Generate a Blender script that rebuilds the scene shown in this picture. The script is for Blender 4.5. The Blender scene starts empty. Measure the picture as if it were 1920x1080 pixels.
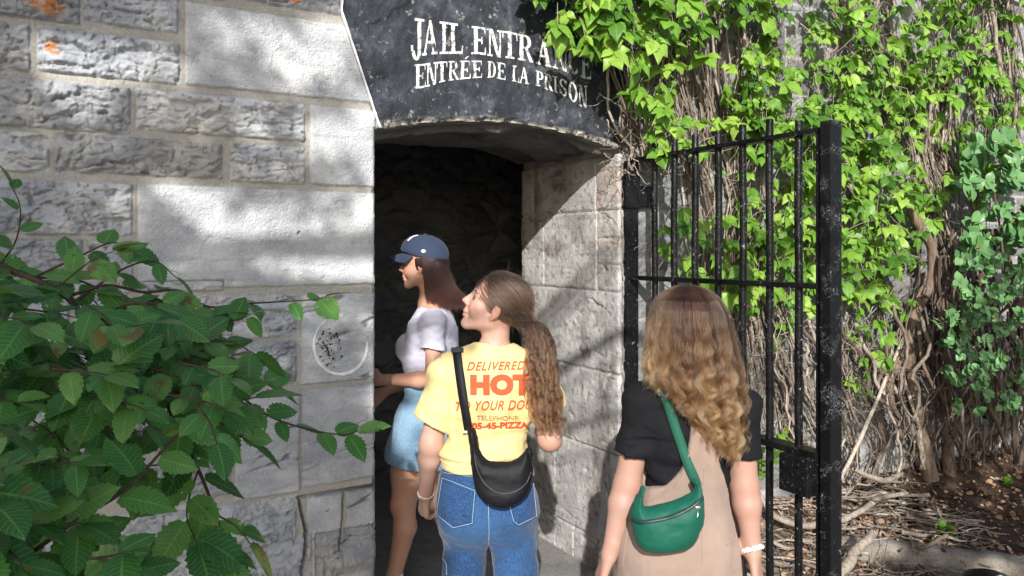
import bpy, bmesh, math, random
import numpy as np
from mathutils import Vector, Matrix
from mathutils.bvhtree import BVHTree
from mathutils.geometry import tessellate_polygon

S = bpy.context.scene
COL = S.collection
RNG = np.random.default_rng(7)
random.seed(7)

# ---------------------------------------------------------------- camera, sky, sun, exposure
FPX = 1423.0                       # focal length in pixels of the 1920 px wide frame
HOR = 471.0                        # row of the horizon
CAM = np.array([0.0, 0.0, 1.72])
cd = bpy.data.cameras.new('camera'); cam = bpy.data.objects.new('camera', cd); COL.objects.link(cam)
cam.location = CAM; cam.rotation_euler = (math.radians(90), 0, 0)
cd.sensor_width = 36.0; cd.lens = FPX / 1920 * 36.0
cd.shift_y = -(540 - HOR) / 1920; cd.clip_end = 500; cd.clip_start = 0.05
S.camera = cam
# wall frame: U along the wall (to the right and away), N into the wall
HX, HY = 0.601, 3.89
U = np.array([0.864, 0.5035, 0.0]); U /= np.linalg.norm(U)
N = np.array([-U[1], U[0], 0.0])
SUN = 0.64 * U + 1.0 * N + np.array([0, 0, -0.62]); SUN /= np.linalg.norm(SUN)   # travel direction of the light
el = math.asin(-SUN[2]); az = math.atan2(-SUN[0], -SUN[1])
w = bpy.data.worlds.new('World'); S.world = w; w.use_nodes = True
nt = w.node_tree; bg = nt.nodes['Background']
sky = nt.nodes.new('ShaderNodeTexSky'); sky.sky_type = 'NISHITA'; sky.sun_disc = False
sky.sun_elevation = el; sky.sun_rotation = az; sky.air_density = 1.0; sky.dust_density = 1.5
nt.links.new(sky.outputs[0], bg.inputs[0]); bg.inputs[1].default_value = 0.135
sd = bpy.data.lights.new('sun', 'SUN'); sd.energy = 5.0; sd.angle = math.radians(0.53); sd.color = (1.0, 0.965, 0.915)
so = bpy.data.objects.new('sun', sd); COL.objects.link(so)
so.rotation_euler = Vector(SUN).to_track_quat('-Z', 'Y').to_euler(); so.location = (1, -6, 6)
S.view_settings.view_transform = 'Standard'; S.view_settings.look = 'None'
S.view_settings.exposure = 0.50; S.view_settings.gamma = 1.0; S.view_settings.use_curve_mapping = False
S.render.engine = 'CYCLES'
S.cycles.max_bounces = 6; S.cycles.transparent_max_bounces = 12; S.cycles.use_denoising = True
S.cycles.sample_clamp_indirect = 6.0

# ---------------------------------------------------------------- pixel <-> place helpers
def P(px, py, d):
    return np.array([(px - 960) / FPX * d, d, 1.72 + (HOR - py) / FPX * d])
def wall_uz(px, py):
    a = (np.asarray(px, float) - 960) / FPX
    s = (HY * a - HX) / (U[0] - U[1] * a)
    Y = HY + U[1] * s
    return s, 1.72 + (HOR - np.asarray(py, float)) / FPX * Y
def W(u, n, z):                     # wall frame -> world
    u = np.asarray(u, float); n = np.asarray(n, float); z = np.asarray(z, float)
    u, n, z = np.broadcast_arrays(u, n, z)
    return np.stack([HX + U[0] * u + N[0] * n, HY + U[1] * u + N[1] * n, z], -1)
def PW(px, py, off):                # point seen at a pixel, standing `off` metres in front of the wall
    u, z = wall_uz(px, py); k = 1.0
    base = W(u, 0, z)
    d = base - CAM; dn = float(d @ N)
    return CAM + d * (1 - off / dn)

# ---------------------------------------------------------------- object helpers
def thing(name, label, cat, loc=(0, 0, 0), group=None, kind=None):
    o = bpy.data.objects.new(name, None); COL.objects.link(o); o.location = loc
    o.empty_display_size = 0.1
    tag(o, label, cat, group, kind); return o
def tag(o, label=None, cat=None, group=None, kind=None):
    if label: o['label'] = label
    if cat: o['category'] = cat
    if group: o['group'] = group
    if kind: o['kind'] = kind
    return o
def world_loc(o):
    return Vector((0, 0, 0)) if o.parent is not None else o.location.copy()   # parts are built in world coordinates
def link(name, data, parent=None, mat=None):
    o = bpy.data.objects.new(name, data); COL.objects.link(o)
    if mat is not None: data.materials.append(mat)
    if parent is not None:
        o.parent = parent; o.matrix_parent_inverse = Matrix.Translation(-world_loc(parent))
    return o
def mesh_np(name, V, F, mat=None, parent=None, smooth=True, attrs=None):
    V = np.ascontiguousarray(V, np.float32).reshape(-1, 3); F = np.ascontiguousarray(F, np.int32)
    k = F.shape[1]; me = bpy.data.meshes.new(name)
    me.vertices.add(len(V)); me.vertices.foreach_set('co', V.ravel())
    me.loops.add(F.size); me.loops.foreach_set('vertex_index', F.ravel())
    me.polygons.add(len(F)); me.polygons.foreach_set('loop_start', np.arange(0, F.size, k, dtype=np.int32))
    me.polygons.foreach_set('use_smooth', np.full(len(F), smooth, bool))
    for n, a in (attrs or {}).items():
        at = me.attributes.new(n, 'FLOAT', 'POINT'); at.data.foreach_set('value', np.ascontiguousarray(a, np.float32).ravel())
    me.update(calc_edges=True)
    return link(name, me, parent, mat)
def mesh_py(name, V, F, mat=None, parent=None, smooth=False):
    me = bpy.data.meshes.new(name); me.from_pydata([tuple(v) for v in V], [], [tuple(f) for f in F])
    me.polygons.foreach_set('use_smooth', np.full(len(F), smooth, bool)); me.update()
    return link(name, me, parent, mat)
class MB:                            # collects shapes into one mesh
    def __init__(s): s.v = []; s.f = []
    def add(s, V, F):
        o = len(s.v); s.v += [tuple(map(float, v)) for v in V]; s.f += [tuple(i + o for i in f) for f in F]
    def box(s, c, ax, ay, az, hx, hy, hz, bev=0.0):
        c = np.array(c, float); ax, ay, az = map(np.array, (ax, ay, az))
        bm = bmesh.new(); bmesh.ops.create_cube(bm, size=2)
        for v in bm.verts: v.co = (v.co.x * hx, v.co.y * hy, v.co.z * hz)
        if bev: bmesh.ops.bevel(bm, geom=bm.edges[:], offset=bev, segments=2, affect='EDGES', profile=0.6)
        bm.verts.index_update()
        V = [c + ax * v.co.x + ay * v.co.y + az * v.co.z for v in bm.verts]
        s.add(V, [[v.index for v in f.verts] for f in bm.faces]); bm.free()
    def tube(s, pts, r, n=8, cap=True):
        V, F = tube_np(np.array(pts, float), np.broadcast_to(np.array(r, float), (len(pts),)), n)
        o = len(s.v); s.v += [tuple(v) for v in V]; s.f += [tuple(int(i) + o for i in f) for f in F]
        if cap:
            s.f.append(tuple(o + i for i in range(n))[::-1]); m = o + n * (len(pts) - 1); s.f.append(tuple(m + i for i in range(n)))
    def build(s, name, mat, parent=None, smooth=False): return mesh_py(name, s.v, s.f, mat, parent, smooth)
def tube_np(p, r, n=6):
    t = np.gradient(p, axis=0); t /= np.linalg.norm(t, axis=1)[:, None] + 1e-9
    ref = np.array([0.31, 0.17, 0.93]) if abs(t[0][2]) < 0.8 else np.array([0.97, 0.2, 0.1])
    a = np.cross(t, ref); a /= np.linalg.norm(a, axis=1)[:, None] + 1e-9; b = np.cross(t, a)
    th = np.arange(n) * 2 * np.pi / n
    V = p[:, None] + r[:, None, None] * (np.cos(th)[None, :, None] * a[:, None] + np.sin(th)[None, :, None] * b[:, None])
    i = np.arange(len(p) - 1)[:, None] * n; j = np.arange(n)[None]; j2 = (j + 1) % n
    F = np.stack([i + j, i + n + j, i + n + j2, i + j2], -1).reshape(-1, 4)
    return V.reshape(-1, 3), F
class Tubes:                         # many stems -> one mesh
    def __init__(s): s.V = []; s.F = []; s.A = []; s.n = 0
    def add(s, p, r, n=6, tint=None):
        p = np.asarray(p, float); V, F = tube_np(p, np.broadcast_to(np.asarray(r, float), (len(p),)), n)
        s.V.append(V); s.F.append(F + s.n); s.n += len(V)
        s.A.append(np.full(len(V), RNG.random() if tint is None else tint))
    def build(s, name, mat, parent): return mesh_np(name, np.concatenate(s.V), np.concatenate(s.F), mat, parent, True, {'rnd': np.concatenate(s.A)})
def spline(pts, m):                  # Catmull-Rom through points, m samples
    p = np.asarray(pts, float); q = np.vstack([2 * p[0] - p[1], p, 2 * p[-1] - p[-2]])
    t = np.linspace(0, len(p) - 1 - 1e-6, m); i = t.astype(int); f = (t - i)[:, None]
    a, b, c, d = q[i], q[i + 1], q[i + 2], q[i + 3]
    return 0.5 * ((2 * b) + (c - a) * f + (2 * a - 5 * b + 4 * c - d) * f ** 2 + (3 * b - 3 * c + d - a) * f ** 3)
def nrm(v): v = np.asarray(v, float); return v / (np.linalg.norm(v) + 1e-12)

# ---------------------------------------------------------------- numpy noise
_T = np.random.default_rng(3).random((64, 64, 64)).astype(np.float32)
def vn3(x, y, z):
    x, y, z = np.broadcast_arrays(np.asarray(x, np.float32), np.asarray(y, np.float32), np.asarray(z, np.float32))
    xi, yi, zi = np.floor(x).astype(int), np.floor(y).astype(int), np.floor(z).astype(int)
    fx, fy, fz = x - xi, y - yi, z - zi
    fx, fy, fz = [f * f * (3 - 2 * f) for f in (fx, fy, fz)]
    xi &= 63; yi &= 63; zi &= 63; x1 = (xi + 1) & 63; y1 = (yi + 1) & 63; z1 = (zi + 1) & 63
    def L(a, b, t): return a + (b - a) * t
    return L(L(L(_T[xi, yi, zi], _T[x1, yi, zi], fx), L(_T[xi, y1, zi], _T[x1, y1, zi], fx), fy),
             L(L(_T[xi, yi, z1], _T[x1, yi, z1], fx), L(_T[xi, y1, z1], _T[x1, y1, z1], fx), fy), fz)
def fbm(x, y, z, o=4, g=0.5):
    s = 0; a = 1; t = 0
    for k in range(o):
        s = s + a * vn3(x * 2.03 ** k + 17.1 * k, y * 2.03 ** k + 5.3 * k, z * 2.03 ** k + 9.7 * k); t += a; a *= g
    return s / t
def ridged(x, y, z, o=4):
    s = 0; a = 1; t = 0
    for k in range(o):
        s = s + a * (1 - np.abs(2 * vn3(x * 2.1 ** k + 3.1 * k, y * 2.1 ** k + 8.3 * k, z * 2.1 ** k + 1.7 * k) - 1)); t += a; a *= 0.5
    return s / t
def sst(a, b, x): t = np.clip((x - a) / (b - a), 0, 1); return t * t * (3 - 2 * t)

# ---------------------------------------------------------------- signed-distance modelling (bodies, clothes, bags)
def polysdf(x, z, poly):             # 2-D signed distance to a polygon, negative inside
    poly = np.asarray(poly, float); d = np.full(x.shape, 1e9); ins = np.zeros(x.shape, bool)
    for (ax, az), (bx, bz) in zip(poly, np.roll(poly, -1, 0)):
        ex, ez = bx - ax, bz - az; wx, wz = x - ax, z - az
        t = np.clip((wx * ex + wz * ez) / (ex * ex + ez * ez + 1e-12), 0, 1)
        d = np.minimum(d, (wx - ex * t) ** 2 + (wz - ez * t) ** 2)
        c = (az > z) != (bz > z)
        ins ^= c & (x < ex * (z - az) / (ez if abs(ez) > 1e-9 else 1e-9) + ax)
    return np.sqrt(d) * np.where(ins, -1, 1)
class SDF:
    def __init__(s, lo, hi, h):
        s.lo = np.array(lo, float); s.h = h; s.n = np.ceil((np.array(hi) - s.lo) / h).astype(int) + 1
        s.ax = [s.lo[i] + h * np.arange(s.n[i]) for i in range(3)]
        s.D = np.full(s.n, 0.5, np.float32)
    def sl(s, lo, hi):
        r = []
        for i in range(3):
            a = max(0, int((lo[i] - s.lo[i]) / s.h)); b = min(s.n[i], int((hi[i] - s.lo[i]) / s.h) + 2); r.append(slice(a, max(a, b)))
        X = s.ax[0][r[0]][:, None, None].astype(np.float32); Y = s.ax[1][r[1]][None, :, None].astype(np.float32); Z = s.ax[2][r[2]][None, None, :].astype(np.float32)
        return tuple(r), X, Y, Z
    def mix(s, r, d, k, op):
        o = s.D[r]
        if o.size == 0: return
        if op == 'sub':
            d = -d; h = np.maximum(k - np.abs(o - d), 0) / k; s.D[r] = np.maximum(o, d) + h * h * k / 4
        elif op == 'int': s.D[r] = np.maximum(o, d)
        else:
            h = np.maximum(k - np.abs(o - d), 0) / k; s.D[r] = np.minimum(o, d) - h * h * k / 4
    def cone(s, a, b, r1, r2, k=0.02, op='add'):
        a = np.asarray(a, float); b = np.asarray(b, float); m = max(r1, r2) + k + 3 * s.h
        r, X, Y, Z = s.sl(np.minimum(a, b) - m, np.maximum(a, b) + m); ab = b - a; L = ab @ ab + 1e-12
        t = np.clip(((X - a[0]) * ab[0] + (Y - a[1]) * ab[1] + (Z - a[2]) * ab[2]) / L, 0, 1)
        d = np.sqrt((X - a[0] - t * ab[0]) ** 2 + (Y - a[1] - t * ab[1]) ** 2 + (Z - a[2] - t * ab[2]) ** 2) - (r1 + (r2 - r1) * t)
        s.mix(r, d, k, op)
    def chain(s, pts, rad, k=0.02):
        for i in range(len(pts) - 1): s.cone(pts[i], pts[i + 1], rad[i], rad[i + 1], k)
    def ell(s, c, rad, R=None, k=0.02, op='add'):   # R rows: local axes in world
        c = np.asarray(c, float); rad = np.asarray(rad, float); m = rad.max() + k + 3 * s.h
        r, X, Y, Z = s.sl(c - m, c + m); X = X - c[0]; Y = Y - c[1]; Z = Z - c[2]
        if R is None: q = [X, Y, Z]
        else: q = [R[i][0] * X + R[i][1] * Y + R[i][2] * Z for i in range(3)]
        k0 = np.sqrt(sum((q[i] / rad[i]) ** 2 for i in range(3))); k1 = np.sqrt(sum((q[i] / rad[i] ** 2) ** 2 for i in range(3))) + 1e-9
        s.mix(r, k0 * (k0 - 1) / k1, k, op)
    def grid(s): return s.ax[0][:, None, None].astype(np.float32), s.ax[1][None, :, None].astype(np.float32), s.ax[2][None, None, :].astype(np.float32)
    def plane(s, p, n):              # keep the side the normal points away from
        X, Y, Z = s.grid(); n = nrm(n); s.D = np.maximum(s.D, (X - p[0]) * n[0] + (Y - p[1]) * n[1] + (Z - p[2]) * n[2]).astype(np.float32)
    def plane_local(s, p, n, rad):   # the same cut but only near p
        r, X, Y, Z = s.sl(np.array(p) - rad, np.array(p) + rad); n = nrm(n)
        d = (X - p[0]) * n[0] + (Y - p[1]) * n[1] + (Z - p[2]) * n[2]
        q = np.sqrt((X - p[0]) ** 2 + (Y - p[1]) ** 2 + (Z - p[2]) ** 2)
        s.D[r] = np.where(q < rad, np.maximum(s.D[r], d), s.D[r])
    def mesh(s):                     # naive surface nets
        D = s.D; n = D.shape; ins = D < 0
        c = ins[:-1, :-1, :-1].astype(np.int8).copy()
        for i in (0, 1):
            for j in (0, 1):
                for k in (0, 1):
                    if i + j + k: c += ins[i:n[0] - 1 + i, j:n[1] - 1 + j, k:n[2] - 1 + k]
        cells = np.argwhere((c > 0) & (c < 8)); idx = np.full(c.shape, -1, np.int32); idx[tuple(cells.T)] = np.arange(len(cells))
        acc = np.zeros((len(cells), 3)); cnt = np.zeros(len(cells)); cr = [(i, j, k) for i in (0, 1) for j in (0, 1) for k in (0, 1)]
        val = {q: D[cells[:, 0] + q[0], cells[:, 1] + q[1], cells[:, 2] + q[2]] for q in cr}
        for q in cr:
            for a in range(3):
                if q[a] == 0:
                    p = list(q); p[a] = 1; p = tuple(p); v0, v1 = val[q], val[p]; m = (v0 < 0) != (v1 < 0)
                    t = np.where(m, v0 / np.where(m, v0 - v1, 1), 0); pos = np.array(q, float)[None].repeat(len(cells), 0); pos[:, a] = t
                    acc += pos * m[:, None]; cnt += m
        V = s.lo + (cells + acc / cnt[:, None]) * s.h; F = []
        for a in range(3):
            b, d = (a + 1) % 3, (a + 2) % 3; sl0 = [slice(None)] * 3; sl1 = [slice(None)] * 3; sl0[a] = slice(0, n[a] - 1); sl1[a] = slice(1, n[a])
            e0 = ins[tuple(sl0)]; e1 = ins[tuple(sl1)]; ed = np.argwhere(e0 != e1)
            ed = ed[(ed[:, b] > 0) & (ed[:, d] > 0) & (ed[:, b] < n[b] - 1) & (ed[:, d] < n[d] - 1)]
            sg = e0[tuple(ed.T)]; q = []
            for ob, od in ((0, 0), (1, 0), (1, 1), (0, 1)):
                z = ed.copy(); z[:, b] -= ob; z[:, d] -= od; q.append(idx[tuple(z.T)])
            q = np.stack(q, 1); q[~sg] = q[~sg][:, ::-1]; F.append(q)
        F = np.concatenate(F); F = F[(F >= 0).all(1)]
        return V, F
def normals(V, F):
    fn = np.cross(V[F[:, 2]] - V[F[:, 0]], V[F[:, 3]] - V[F[:, 1]]); o = np.zeros_like(V)
    for i in range(4): np.add.at(o, F[:, i], fn)
    return o / (np.linalg.norm(o, axis=1)[:, None] + 1e-12)
def relax(V, F, it=2, lam=0.5):
    for _ in range(it):
        s = np.zeros_like(V); c = np.zeros(len(V))
        for i in range(4):
            np.add.at(s, F[:, i], V[F[:, (i + 1) % 4]]); np.add.at(s, F[:, i], V[F[:, (i + 3) % 4]]); np.add.at(c, F[:, i], 2)
        V = V + lam * (s / np.maximum(c, 1)[:, None] - V)
    return V
def bvh_of(o): 
    me = o.data; return BVHTree.FromPolygons([v.co for v in me.vertices], [p.vertices for p in me.polygons])
def hit(bvh, px, py, off=0.0, dd=None):       # point of a surface seen through a pixel, raised by off
    d = Vector(P(px, py, 1.0) - CAM).normalized(); h = bvh.ray_cast(Vector(CAM), d)
    if h[0] is None: return None, None
    n = h[1] if h[1].dot(d) < 0 else -h[1]
    return np.array(h[0]) + np.array(n) * off, np.array(n)
def ribbon(pts, nor, width, thick):            # a strap: flat band with thickness
    pts = np.asarray(pts, float); nor = np.asarray(nor, float); t = np.gradient(pts, axis=0); t /= np.linalg.norm(t, axis=1)[:, None]
    sd_ = np.cross(t, nor); sd_ /= np.linalg.norm(sd_, axis=1)[:, None]; wd = np.broadcast_to(np.asarray(width, float), (len(pts),))[:, None] / 2
    a = pts + sd_ * wd + nor * thick; b = pts - sd_ * wd + nor * thick; c = pts - sd_ * wd; d = pts + sd_ * wd
    V = np.stack([a, b, c, d], 1).reshape(-1, 3); m = len(pts); F = []
    for i in range(m - 1):
        for j in range(4): F.append((i * 4 + j, i * 4 + (j + 1) % 4, i * 4 + 4 + (j + 1) % 4, i * 4 + 4 + j))
    F.append((0, 1, 2, 3)); e = (m - 1) * 4; F.append((e + 3, e + 2, e + 1, e)); return V, F

# ---------------------------------------------------------------- materials
class M:
    def __init__(s, name):
        s.m = bpy.data.materials.new(name); s.m.use_nodes = True; s.t = s.m.node_tree; s.n = s.t.nodes; s.l = s.t.links
        s.bsdf = s.n['Principled BSDF']; s.out = s.n['Material Output']
    def node(s, ty, **kw):
        n = s.n.new(ty)
        for k, v in kw.items():
            if k.startswith('i_'):
                k = k[2:]; k = int(k) if k.isdigit() else k.replace('_', ' ')
                s.set(n.inputs[k], v)
            else: setattr(n, k, v)
        return n
    def set(s, sock, v):
        if isinstance(v, bpy.types.NodeSocket): s.l.new(v, sock)
        elif isinstance(v, bpy.types.Node): s.l.new(v.outputs[0], sock)
        else:
            if isinstance(v, tuple) and len(v) == 3 and sock.type == 'RGBA': v = (*v, 1)
            sock.default_value = v
    def coord(s): return s.node('ShaderNodeTexCoord').outputs['Object']
    def attr(s, n): return s.node('ShaderNodeAttribute', attribute_name=n).outputs['Fac']
    def noise(s, scale, det=4, rough=0.55, vec=None, stretch=None, dist=0.0):
        v = vec or s.coord()
        if stretch: v = s.node('ShaderNodeMapping', i_Vector=v, i_Scale=stretch).outputs[0]
        return s.node('ShaderNodeTexNoise', i_Vector=v, i_Scale=scale, i_Detail=det, i_Roughness=rough, i_Distortion=dist).outputs['Fac']
    def voro(s, scale, feat='F1', vec=None, out='Distance', rnd=1.0):
        return s.node('ShaderNodeTexVoronoi', feature=feat, i_Vector=vec or s.coord(), i_Scale=scale, i_Randomness=rnd).outputs[out]
    def ramp(s, fac, stops, interp='LINEAR'):
        r = s.node('ShaderNodeValToRGB', i_Fac=fac); e = r.color_ramp.elements; r.color_ramp.interpolation = interp
        while len(e) < len(stops): e.new(0.5)
        for q, (p, c) in zip(e, stops):
            q.position = p; q.color = (*c, 1) if isinstance(c, tuple) else (c, c, c, 1)
        return r.outputs[0]
    def mixc(s, f, a, b, mode='MIX'):
        n = s.node('ShaderNodeMix', data_type='RGBA', blend_type=mode); s.set(n.inputs[0], f); s.set(n.inputs[6], a); s.set(n.inputs[7], b); return n.outputs[2]
    def math(s, op, a, b=0.0, c=0.0, clamp=False):
        n = s.node('ShaderNodeMath', operation=op, use_clamp=clamp); s.set(n.inputs[0], a); s.set(n.inputs[1], b); s.set(n.inputs[2], c); return n.outputs[0]
    def bump(s, h, strength=0.5, dist=0.01, nrm_=None):
        n = s.node('ShaderNodeBump', i_Height=h, i_Strength=strength, i_Distance=dist)
        if nrm_ is not None: s.l.new(nrm_, n.inputs['Normal'])
        return n.outputs[0]
    def fin(s, col=None, rough=None, normal=None, **kw):
        if col is not None: s.set(s.bsdf.inputs['Base Color'], col)
        if rough is not None: s.set(s.bsdf.inputs['Roughness'], rough)
        if normal is not None: s.set(s.bsdf.inputs['Normal'], normal)
        for k, v in kw.items(): s.set(s.bsdf.inputs[k.replace('_', ' ')], v)
        return s.m

def mat_stone(name, warm=0.0, dark=1.0):
    m = M(name); d = m.attr('dressed'); t = m.attr('tint'); mo = m.attr('mortar'); li = m.attr('lichen'); ck = m.attr('crack')
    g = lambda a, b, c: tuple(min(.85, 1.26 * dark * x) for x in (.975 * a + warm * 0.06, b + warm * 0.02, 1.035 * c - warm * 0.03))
    big = m.noise(5, 6, 0.6); fine = m.noise(60, 5, 0.65); strat = m.noise(9, 5, 0.6, stretch=(0.35, 0.35, 2.6), dist=0.6)
    c = m.ramp(big, [(0.30, g(.25, .26, .275)), (0.5, g(.345, .35, .36)), (0.70, g(.46, .455, .445))])
    c = m.mixc(m.ramp(strat, [(0.54, 0.0), (0.68, 0.55)]), c, g(.20, .205, .225))
    c = m.mixc(m.ramp(fine, [(0.30, 0.6), (0.45, 0.0)]), c, g(.13, .13, .14))
    c = m.mixc(m.ramp(m.noise(2.2, 3), [(0.5, 0), (0.7, .5)]), c, g(.47, .43, .36))
    tt = m.math('MULTIPLY_ADD', t, 0.5, 0.75); c = m.mixc(1.0, c, m.node('ShaderNodeCombineColor', i_0=tt, i_1=tt, i_2=tt).outputs[0], 'MULTIPLY')
    dr = m.ramp(m.noise(5, 7, .68), [(0.32, g(.27, .275, .285)), (0.5, g(.40, .40, .40)), (0.66, g(.55, .54, .52))])
    dr = m.mixc(m.ramp(strat, [(0.55, 0.0), (0.7, .6)]), dr, g(.25, .255, .28))
    dr = m.mixc(m.ramp(m.voro(95), [(0.12, .55), (0.3, 0.0)]), dr, g(.66, .65, .63))
    c = m.mixc(d, c, dr)
    c = m.mixc(m.math('MULTIPLY', ck, .75), c, g(.06, .06, .065)); c = m.mixc(li, c, m.ramp(m.noise(40), [(0.35, (.50, .44, .36)), (0.55, (.55, .20, .05))]))
    mc = m.ramp(m.noise(140, 3, .7), [(0.3, (.34, .325, .295)), (0.7, (.52, .50, .455))])
    c = m.mixc(mo, c, mc)
    rd = m.node('ShaderNodeTexNoise', noise_type='RIDGED_MULTIFRACTAL', i_Vector=m.node('ShaderNodeMapping', i_Vector=m.coord(), i_Scale=(1, 1, 1.9)).outputs[0], i_Scale=11.0, i_Detail=7.0, i_Roughness=.6, i_Distortion=.35).outputs['Fac']
    rock = m.math('MULTIPLY', m.math('SUBTRACT', 1.0, d), m.math('SUBTRACT', 1.0, mo))
    c = m.mixc(m.math('MULTIPLY', m.ramp(rd, [(.80, 0), (.97, .65)]), rock), c, g(.085, .085, .09))
    b0 = m.bump(m.math('MULTIPLY', rd, m.math('MULTIPLY', rock, -1.0)), .75, .022)
    b1 = m.bump(m.noise(48, 8, .78), .8, .014, b0)
    pk = m.math('MULTIPLY', m.math('SMOOTH_MIN', m.voro(95), 0.5, 0.2), m.math('MULTIPLY', d, m.math('SUBTRACT', 1.0, mo)))
    b2 = m.bump(pk, .55, .010, b1)
    return m.fin(c, .88, b2, Specular_IOR_Level=.25)

def mat_paint_black():
    m = M('worn_black_paint'); n = m.noise(34, 7, .72); n2 = m.noise(5, 4); sp = m.noise(150, 3, .7)
    f = m.math('MULTIPLY', m.ramp(n, [(0.585, 0), (0.66, 1)]), m.ramp(n2, [(0.38, 0), (0.58, 1)]))
    f2 = m.ramp(sp, [(0.68, 0), (0.74, .55)])
    base = m.ramp(m.noise(9, 6, .65), [(0.3, (.010, .012, .015)), (0.52, (.026, .031, .040)), (0.72, (.085, .095, .115))])
    lo = m.attr('edge')
    c = m.mixc(m.math('MAXIMUM', f, f2), base, (.36, .34, .31))
    c = m.mixc(m.math('MULTIPLY', lo, m.ramp(m.noise(26, 6, .7), [(.42, 0), (.52, 1)])), c, (.42, .39, .34))
    return m.fin(c, .7, m.bump(m.noise(55, 6, .7), .6, .012), Specular_IOR_Level=.3)
def mat_letter():
    m = M('faded_white_lettering'); n = m.noise(48, 6, .75)
    tr = m.node('ShaderNodeBsdfTransparent'); mx = m.node('ShaderNodeMixShader')
    f = m.ramp(n, [(0.37, .9), (0.50, 0)])
    m.l.new(f, mx.inputs[0]); m.l.new(m.bsdf.outputs[0], mx.inputs[1]); m.l.new(tr.outputs[0], mx.inputs[2]); m.l.new(mx.outputs[0], m.out.inputs[0])
    return m.fin(m.ramp(m.noise(20, 5), [(.3, (.42, .43, .44)), (.6, (.74, .74, .72))]), .8)
def mat_iron():
    m = M('black_painted_iron'); n = m.noise(85, 4, .7, stretch=(1, 1, .55)); big = m.noise(9, 3)
    f = m.math('MULTIPLY', m.ramp(n, [(0.635, 0), (0.67, 1)]), m.ramp(big, [(.36, 0), (.52, .9)]))
    c = m.mixc(f, m.ramp(m.noise(30, 4), [(.3, (.003, .003, .0035)), (.7, (.010, .010, .011))]), (.30, .32, .34))
    return m.fin(c, m.ramp(m.noise(40), [(.3, .22), (.7, .42)]), m.bump(m.noise(70, 4, .6), .5, .006), Specular_IOR_Level=.22)
def mat_iron_crackle():
    m = M('cracked_black_iron'); v = m.voro(15, 'DISTANCE_TO_EDGE', m.node('ShaderNodeMapping', i_Vector=m.node('ShaderNodeVectorMath', operation='ADD', i_0=m.coord(), i_1=m.node('ShaderNodeTexNoise', i_Scale=12.0, i_Vector=m.coord()).outputs['Color']).outputs[0], i_Scale=(1, 1, 1)).outputs[0])
    f = m.math('MULTIPLY', m.ramp(v, [(0.0, 1), (0.035, 0)]), m.ramp(m.noise(14, 4), [(.50, 0), (.60, .7)]))
    f = m.math('MAXIMUM', f, m.ramp(m.noise(170, 3, .7), [(0.70, 0), (0.74, .7)]))
    c = m.mixc(f, (.005, .005, .006), (.36, .38, .40))
    return m.fin(c, .34, m.bump(m.noise(60, 4, .6), .4, .005), Specular_IOR_Level=.25)
def mat_leaf(name, c0, c1, c2, rough=.45, trans=.35, vein=.35, spots=0.0, vs=8.0):
    m = M(name); r = m.attr('rnd'); ux = m.attr('ux'); uy = m.attr('uy')
    c = m.ramp(r, [(0.0, c0), (0.55, c1), (1.0, c2)])
    k = m.math('ABSOLUTE', ux); q = m.math('FRACT', m.math('SUBTRACT', m.math('MULTIPLY', uy, vs), m.math('MULTIPLY', k, 2.6)))
    side = m.ramp(m.math('ABSOLUTE', m.math('SUBTRACT', q, .5)), [(0.0, 1), (.13, 0)]); mid = m.ramp(k, [(0.03, 1), (.09, 0)])
    v = m.math('MULTIPLY', m.math('MAXIMUM', side, mid), vein)
    c = m.mixc(v, c, tuple(min(1, x * 1.7 + .03) for x in c2))
    c = m.mixc(m.ramp(m.noise(28, 4), [(.3, 0.0), (.7, .35)]), c, c0)
    if spots: c = m.mixc(m.math('MULTIPLY', m.ramp(m.noise(38, 5, .7), [(.62, 0), (.68, 1)]), spots), c, (.17, .10, .035))
    if spots:
        lo_ = m.math('MULTIPLY', m.ramp(r, [(.90, 0), (.93, .8)]), m.ramp(m.noise(26, 3), [(.52, 0), (.60, 1)])); c = m.mixc(lo_, c, (.16, .085, .03))
    nb = m.bump(m.math('ADD', m.math('MULTIPLY', q, .6), m.math('MULTIPLY', k, .3)), .5, .004)
    m.fin(c, rough, nb, Specular_IOR_Level=.35)
    tl = m.node('ShaderNodeBsdfTranslucent'); m.set(tl.inputs[0], m.mixc(1.0, c, (1.0, 1.0, .45), 'MULTIPLY'))
    tl2 = m.node('ShaderNodeMixShader', i_0=trans); m.l.new(m.bsdf.outputs[0], tl2.inputs[1]); m.l.new(tl.outputs[0], tl2.inputs[2]); last = tl2.outputs[0]
    if spots:
        tr = m.node('ShaderNodeBsdfTransparent'); mx = m.node('ShaderNodeMixShader')
        f = m.math('MULTIPLY', m.ramp(m.noise(70, 3, .6), [(.66, 0), (.68, 1)]), m.ramp(r, [(.55, 0), (.58, 1)]))
        m.l.new(f, mx.inputs[0]); m.l.new(last, mx.inputs[1]); m.l.new(tr.outputs[0], mx.inputs[2]); last = mx.outputs[0]
    m.l.new(last, m.out.inputs[0]); return m.m
def mat_bark(name, a, b, scale=40):
    m = M(name); r = m.attr('rnd'); n = m.noise(scale, 6, .7, stretch=(1, 1, .3))
    c = m.mixc(r, m.ramp(n, [(.3, tuple(x * .4 for x in a)), (.6, a)]), m.ramp(n, [(.3, tuple(x * .45 for x in b)), (.6, b)]))
    return m.fin(c, .9, m.bump(n, .9, .01), Specular_IOR_Level=.2)
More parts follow.
